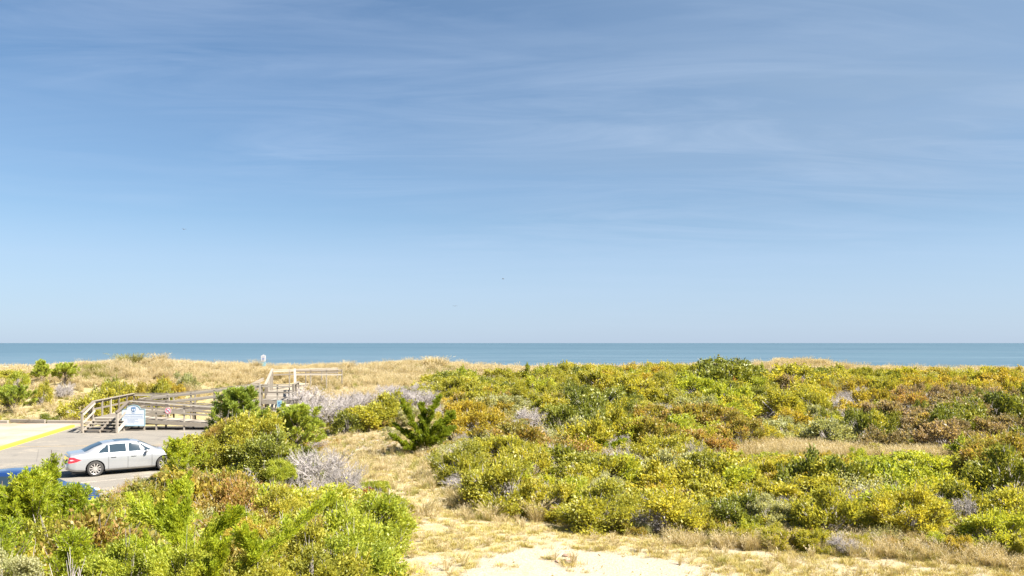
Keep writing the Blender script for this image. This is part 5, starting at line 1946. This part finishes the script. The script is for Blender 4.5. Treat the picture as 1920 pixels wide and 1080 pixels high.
# tall dune grass over the whole foredune and the grassy left part
nc = 5200
Yc_ = 57.5 + 36 * rng.rand(nc)
Xc_ = (rng.rand(nc) * 2 - 1) * (0.68 * Yc_ + 3)
hc_ = 0.55 + 0.8 * rng.rand(nc) ** 1.6
n = 52000
ci_ = rng.randint(0, nc, n)
ex = rng.rand(n) < .22
off_ = rng.normal(size=(n, 2)) * .34
Y = np.where(ex, 57.5 + 36 * rng.rand(n), Yc_[ci_] + off_[:, 1])
X = np.where(ex, (rng.rand(n) * 2 - 1) * (0.68 * Y + 3), Xc_[ci_] + off_[:, 0])
hfac = np.where(ex, .5, hc_[ci_] * np.exp(-(off_ ** 2).sum(1) * 2.2))
m = ~inpoly(X, Y, PATH)
m &= ~((X > -31) & (X < -15) & (Y > 51) & (Y < 62.3))
m &= ~((X > -23) & (X < -15) & (Y > 60) & (Y < 72) & (np.abs(X - np.interp(Y, [59, 72], [-17.2, -20.5])) < 1.35))
grassy = ((X < -9) | (Y > 77) | ((X < 0) & (Y > 66)))
m &= grassy
pd = lf(X, Y, .35, 1.0)
m &= rng.rand(n) < np.where(Y > 76, .9, np.where(pd > 0.2, .85, .40))
X, Y, pd, hfac, ci_ = X[m], Y[m], pd[m], hfac[m], ci_[m]
Z = hgt(X, Y)
gr = (lf(X, Y, .22, 4.0) + (ci_ % 97) / 60.0 - .8 > 0.75) & (Y < 84) | ((Y < 74) & (X < -20) & (ci_ % 10 < 6))
tall = np.where(Y > 78, 1.05, 0.60) * (0.35 + .95 * hfac) * (0.8 + .4 * rng.rand(len(X))) * (1 + .30 * np.clip(lf(X, Y, .8, 2.2), -1, 1.5))
I_ = np.where(gr, rng.randint(4, 7, len(X)), rng.randint(0, 4, len(X)))
tall = tall * np.where(gr & (Y < 76), .6, 1)
cap = CAM_Z - (np.interp(960 + X * F / Y, [0, 60, 200, 250, 300, 340, 445, 475, 560, 600, 700, 830, 900, 1000, 1400, 1450, 1560, 1600, 1920], [684, 680, 675, 668, 671, 675, 676, 686, 687, 680, 677, 673, 684, 686, 684, 670, 674, 683, 694]) - HOR) / F * Y - Z
tall = np.clip(np.minimum(tall, (cap + .10 * rng.rand(len(X)) + .40 * (rng.rand(len(X)) < .16)) / .95), .12, 1.5)
scatter('dune_grass', grasses, np.stack([X, Y, Z - .03], -1), np.stack([rng.normal(size=len(X)) * .08, -.06 + rng.normal(size=len(X)) * .1, rng.rand(len(X)) * 6.28], -1), np.stack([tall ** .6, tall ** .6, tall], -1), I_)

# low dry turf in the clearing and between shrubs
n = 42000
Y = 13.5 + 32 * rng.rand(n) ** 1.15
X = (rng.rand(n) * 2 - 1) * (0.68 * Y + 2)
ins = inpoly(X, Y, SAND)
bar = inpoly(X, Y, BARE)
oth = (X > lot_edge(Y) + .1)
patch = lf(X, Y, 1.1, .7) + .5 * lf(X, Y, 3.1, 2.0) + rng.normal(size=n) * .35
keep = oth & np.where(bar, patch > 1.25, np.where(ins, patch > -.75, rng.rand(n) < .3))
X, Y, ins = X[keep], Y[keep], ins[keep]
Z = hgt(X, Y)
s = (0.45 + .55 * rng.rand(len(X))) * np.where(ins, .85, 1.3)
I_ = np.where(rng.rand(len(X)) < .07, rng.randint(10, 12, len(X)), rng.randint(7, 10, len(X)))
scatter('dry_turf', grasses, np.stack([X, Y, Z - .02], -1), np.stack([rng.normal(size=len(X)) * .1, rng.normal(size=len(X)) * .1, rng.rand(len(X)) * 6.28], -1), np.stack([s, s, s * .8], -1), I_)

# taller golden grass in bands: lower right, the dry strip and hollow, the path side
def band(polypx, n, lo, hi, inds):
    poly = gp(polypx)
    pa = np.array(poly)
    a_, b_ = pa.min(0), pa.max(0)
    X = a_[0] + (b_[0] - a_[0]) * rng.rand(n)
    Y = a_[1] + (b_[1] - a_[1]) * rng.rand(n)
    m = inpoly(X, Y, poly) & (lf(X, Y, 1.7, 3) + rng.normal(size=n) * .6 > -.5)
    X, Y = X[m], Y[m]
    s = lo + (hi - lo) * rng.rand(len(X))
    return X, Y, s, rng.choice(inds, len(X))


gb_ = 5200
bY = 24 + 50 * rng.rand(gb_)
bX = (rng.rand(gb_) * 2 - 1) * (0.66 * bY + 2)
bm_ = shrubland(bX, bY) & (bX > -8) & (lf(bX, bY, .55, 5.0) > .1)
bX, bY = bX[bm_], bY[bm_]
bands = [(bX, bY, .45 + .6 * rng.rand(len(bX)), rng.choice([0, 1, 2, 3, 5, 10], len(bX))), band([(1240, 1003), (1500, 1010), (1900, 1015), (1960, 1079), (1800, 1062), (1500, 1040), (1250, 1025)], 2600, .22, .62, [0, 1, 2, 3, 10, 11, 4]),
         band([(1320, 868), (1340, 840), (1480, 836), (1640, 840), (1810, 846), (1800, 875), (1600, 866), (1450, 864)], 1500, .45, .8, [0, 1, 2, 3]),
         band([(600, 900), (620, 820), (700, 812), (840, 850), (900, 950), (1000, 975), (880, 980), (780, 950), (720, 905)], 2600, .25, .6, [0, 1, 4, 5, 7, 8, 10]),
         band([(560, 740), (640, 700), (850, 700), (850, 722), (640, 732)], 1500, .6, 1.05, [0, 1, 2, 3, 5])]
X, Y, s, I_ = (np.concatenate([b_[i] for b_ in bands]) for i in range(4))
Z = hgt(X, Y)
scatter('golden_grass', grasses, np.stack([X, Y, Z - .02], -1), np.stack([rng.normal(size=len(X)) * .1, -.05 + rng.normal(size=len(X)) * .1, rng.rand(len(X)) * 6.28], -1), np.stack([s ** .7, s ** .7, s], -1), I_)

# single grass tussocks that can be told apart
TU = [(795, 968, 62, 42, 'brown-gold grass tussock at the turn of the sandy path'), (918, 978, 50, 38, 'golden grass tussock below the rounded bayberry'),
      (1005, 980, 62, 50, 'larger golden tussock in the sand corner below the bayberry'), (870, 955, 50, 42, 'wispy tussock between the two bayberries by the path'),
      (245, 0, 46, 24, 'green-hearted grass tussock on the highest dune top left of the beach sign'), (301, 0, 26, 26, 'spiky pale tussock standing on the crest beside the green-hearted one'),
      (480, 0, 22, 24, 'spiky tussock on the crest just left of the beach sign'), (820, 0, 40, 24, 'feathery tussock at the end of the grassy crest'),
      (1410, 780, 40, 18, 'pale arching tussock in the small sandy hollow'), (1275, 1062, 12, 26, 'little dry tussock on the open sand'),
      (1355, 1060, 34, 26, 'thin dark weed stalks standing in the dry turf'), (1690, 1079, 30, 24, 'dry tussock at the bottom edge of the sand'), (655, 0, 20, 24, 'pale plume tussock beyond the right-hand railing')]
for i, (px, pb, wp, hp, lb) in enumerate(TU):
    if pb:
        X, Y = ground_at(px, pb)
    else:
        Y = 84.5
        X = (px - 960) / F * Y
    g_ = grass_tuft(600 + i, 150 if pb else 420, 1.0, .22 if pb else .34, .5, .012 if pb else .02, .25)
    o = link('grass_tussock', np_mesh('tussock', g_[0], g_[1], [M['grass_green'] if i in (4, 10) else M['grass']], tint=g_[2]))
    hh = hp / F * Y
    if not pb: hh *= 1.15
    o.location = (X, Y, h1(X, Y) - .03)
    o.scale = (wp / F * Y / .9, wp / F * Y / .9, hh / .95)
    tag(o, lb, 'grass tuft', 'grass tussocks')

# stones and dead leaves lying on the sand
def pebble(seed, r):
    rg = np.random.RandomState(seed)
    vs, fs = [], []
    nu, nv = 9, 5
    for j in range(nv + 1):
        for i in range(nu):
            a, b = 2 * math.pi * i / nu, math.pi * j / nv
            k = r * (0.8 + .35 * rg.rand())
            vs.append((k * 1.5 * math.cos(a) * math.sin(b), k * math.sin(a) * math.sin(b), k * .45 * math.cos(b)))
    for j in range(nv):
        for i in range(nu):
            fs.append((j * nu + i, (j + 1) * nu + i, (j + 1) * nu + (i + 1) % nu, j * nu + (i + 1) % nu))
    return np_mesh('stone', vs, fs, [M['stone']], smooth=True)


M['stone'] = simple_mat('reddish brown stone', (0.30, 0.19, 0.14), .9)
M['stone2'] = simple_mat('pinkish stone', (0.52, 0.34, 0.26), .9)
for i, (px, py, r, lb) in enumerate(((1065, 1043, .11, 'dark reddish stone lying on the bare white sand'), (1064, 1052, .09, 'flat pinkish stone just below the dark reddish one'), (1045, 1055, .07, 'small brown stone left of the pinkish one'), (733, 838, .16, 'grey-brown stone on the sandy spot by the path'))):
    X, Y = ground_at(px, py)
    o = link('stone', pebble(i, r))
    o.data.materials[0] = M['stone2'] if i == 1 else M['stone']
    o.location = (X, Y, h1(X, Y) + .02)
    o.rotation_euler = (0, 0, i)
    tag(o, lb, 'stone', 'stones on the sand')
# bits of dead leaf and twig on the sand: nobody could count them
n = 900
Y = 14 + 12 * rng.rand(n)
X = -4 + rng.rand(n) * 24
m = inpoly(X, Y, SAND)
X, Y = X[m], Y[m]
Pp = np.stack([X, Y, hgt(X, Y) + .012], -1)
Dd = rng.normal(size=(len(X), 3)) * np.array([1, 1, .25])
V, Fq = leaf_quads(Pp, Dd, .09, .035, rng)
tag(link('leaf_litter', np_mesh('leaf_litter', V, Fq, [M['rust']], tint=np.repeat(rng.rand(len(X)), 4))), kind='stuff')

M['gull_grey'] = simple_mat('dark grey plumage', (0.07, 0.075, 0.085), 0.8)
# three gulls far out over the sea
for i, (px, py, Y, lb) in enumerate(((943, 523, 150, 'distant gull, highest of the two over the middle of the sea'), (853, 574, 170, 'distant gull nearest the horizon'), (345, 430, 160, 'distant gull alone in the clear sky'))):
    x, y, z = P3(px, py, Y)
    o = empty('gull', (x, y, z), i * 1.3)
    tag(o, lb, 'bird', 'distant gulls')
    MB().tube([(-.2, 0, 0), (-.08, 0, .01), (.08, 0, .01), (.22, 0, .02), (.27, 0, .02)], [.012, .05, .055, .03, .008], 8).build('body', M['gull_grey'], o, smooth=True)
    for s_ in (1, -1):
        w_ = MB()
        w_.add([(.07, s_ * .04, .02), (-.07, s_ * .04, .02), (-.05, s_ * .3, .12), (.08, s_ * .3, .12), (-.03, s_ * .62, .06), (.02, s_ * .64, .06),
                (.07, s_ * .04, .0), (-.07, s_ * .04, .0), (-.05, s_ * .3, .10), (.08, s_ * .3, .10), (-.03, s_ * .62, .05), (.02, s_ * .64, .05)],
               [(0, 1, 2, 3), (3, 2, 4, 5), (9, 8, 7, 6), (11, 10, 8, 9), (0, 3, 9, 6), (3, 5, 11, 9), (1, 7, 8, 2), (2, 8, 10, 4), (4, 10, 11, 5), (0, 6, 7, 1)])
        w_.build('wing', M['gull_grey'], o)
print('objects', len(bpy.data.objects), 'tris', sum(len(m_.polygons) * 2 for m_ in bpy.data.meshes))
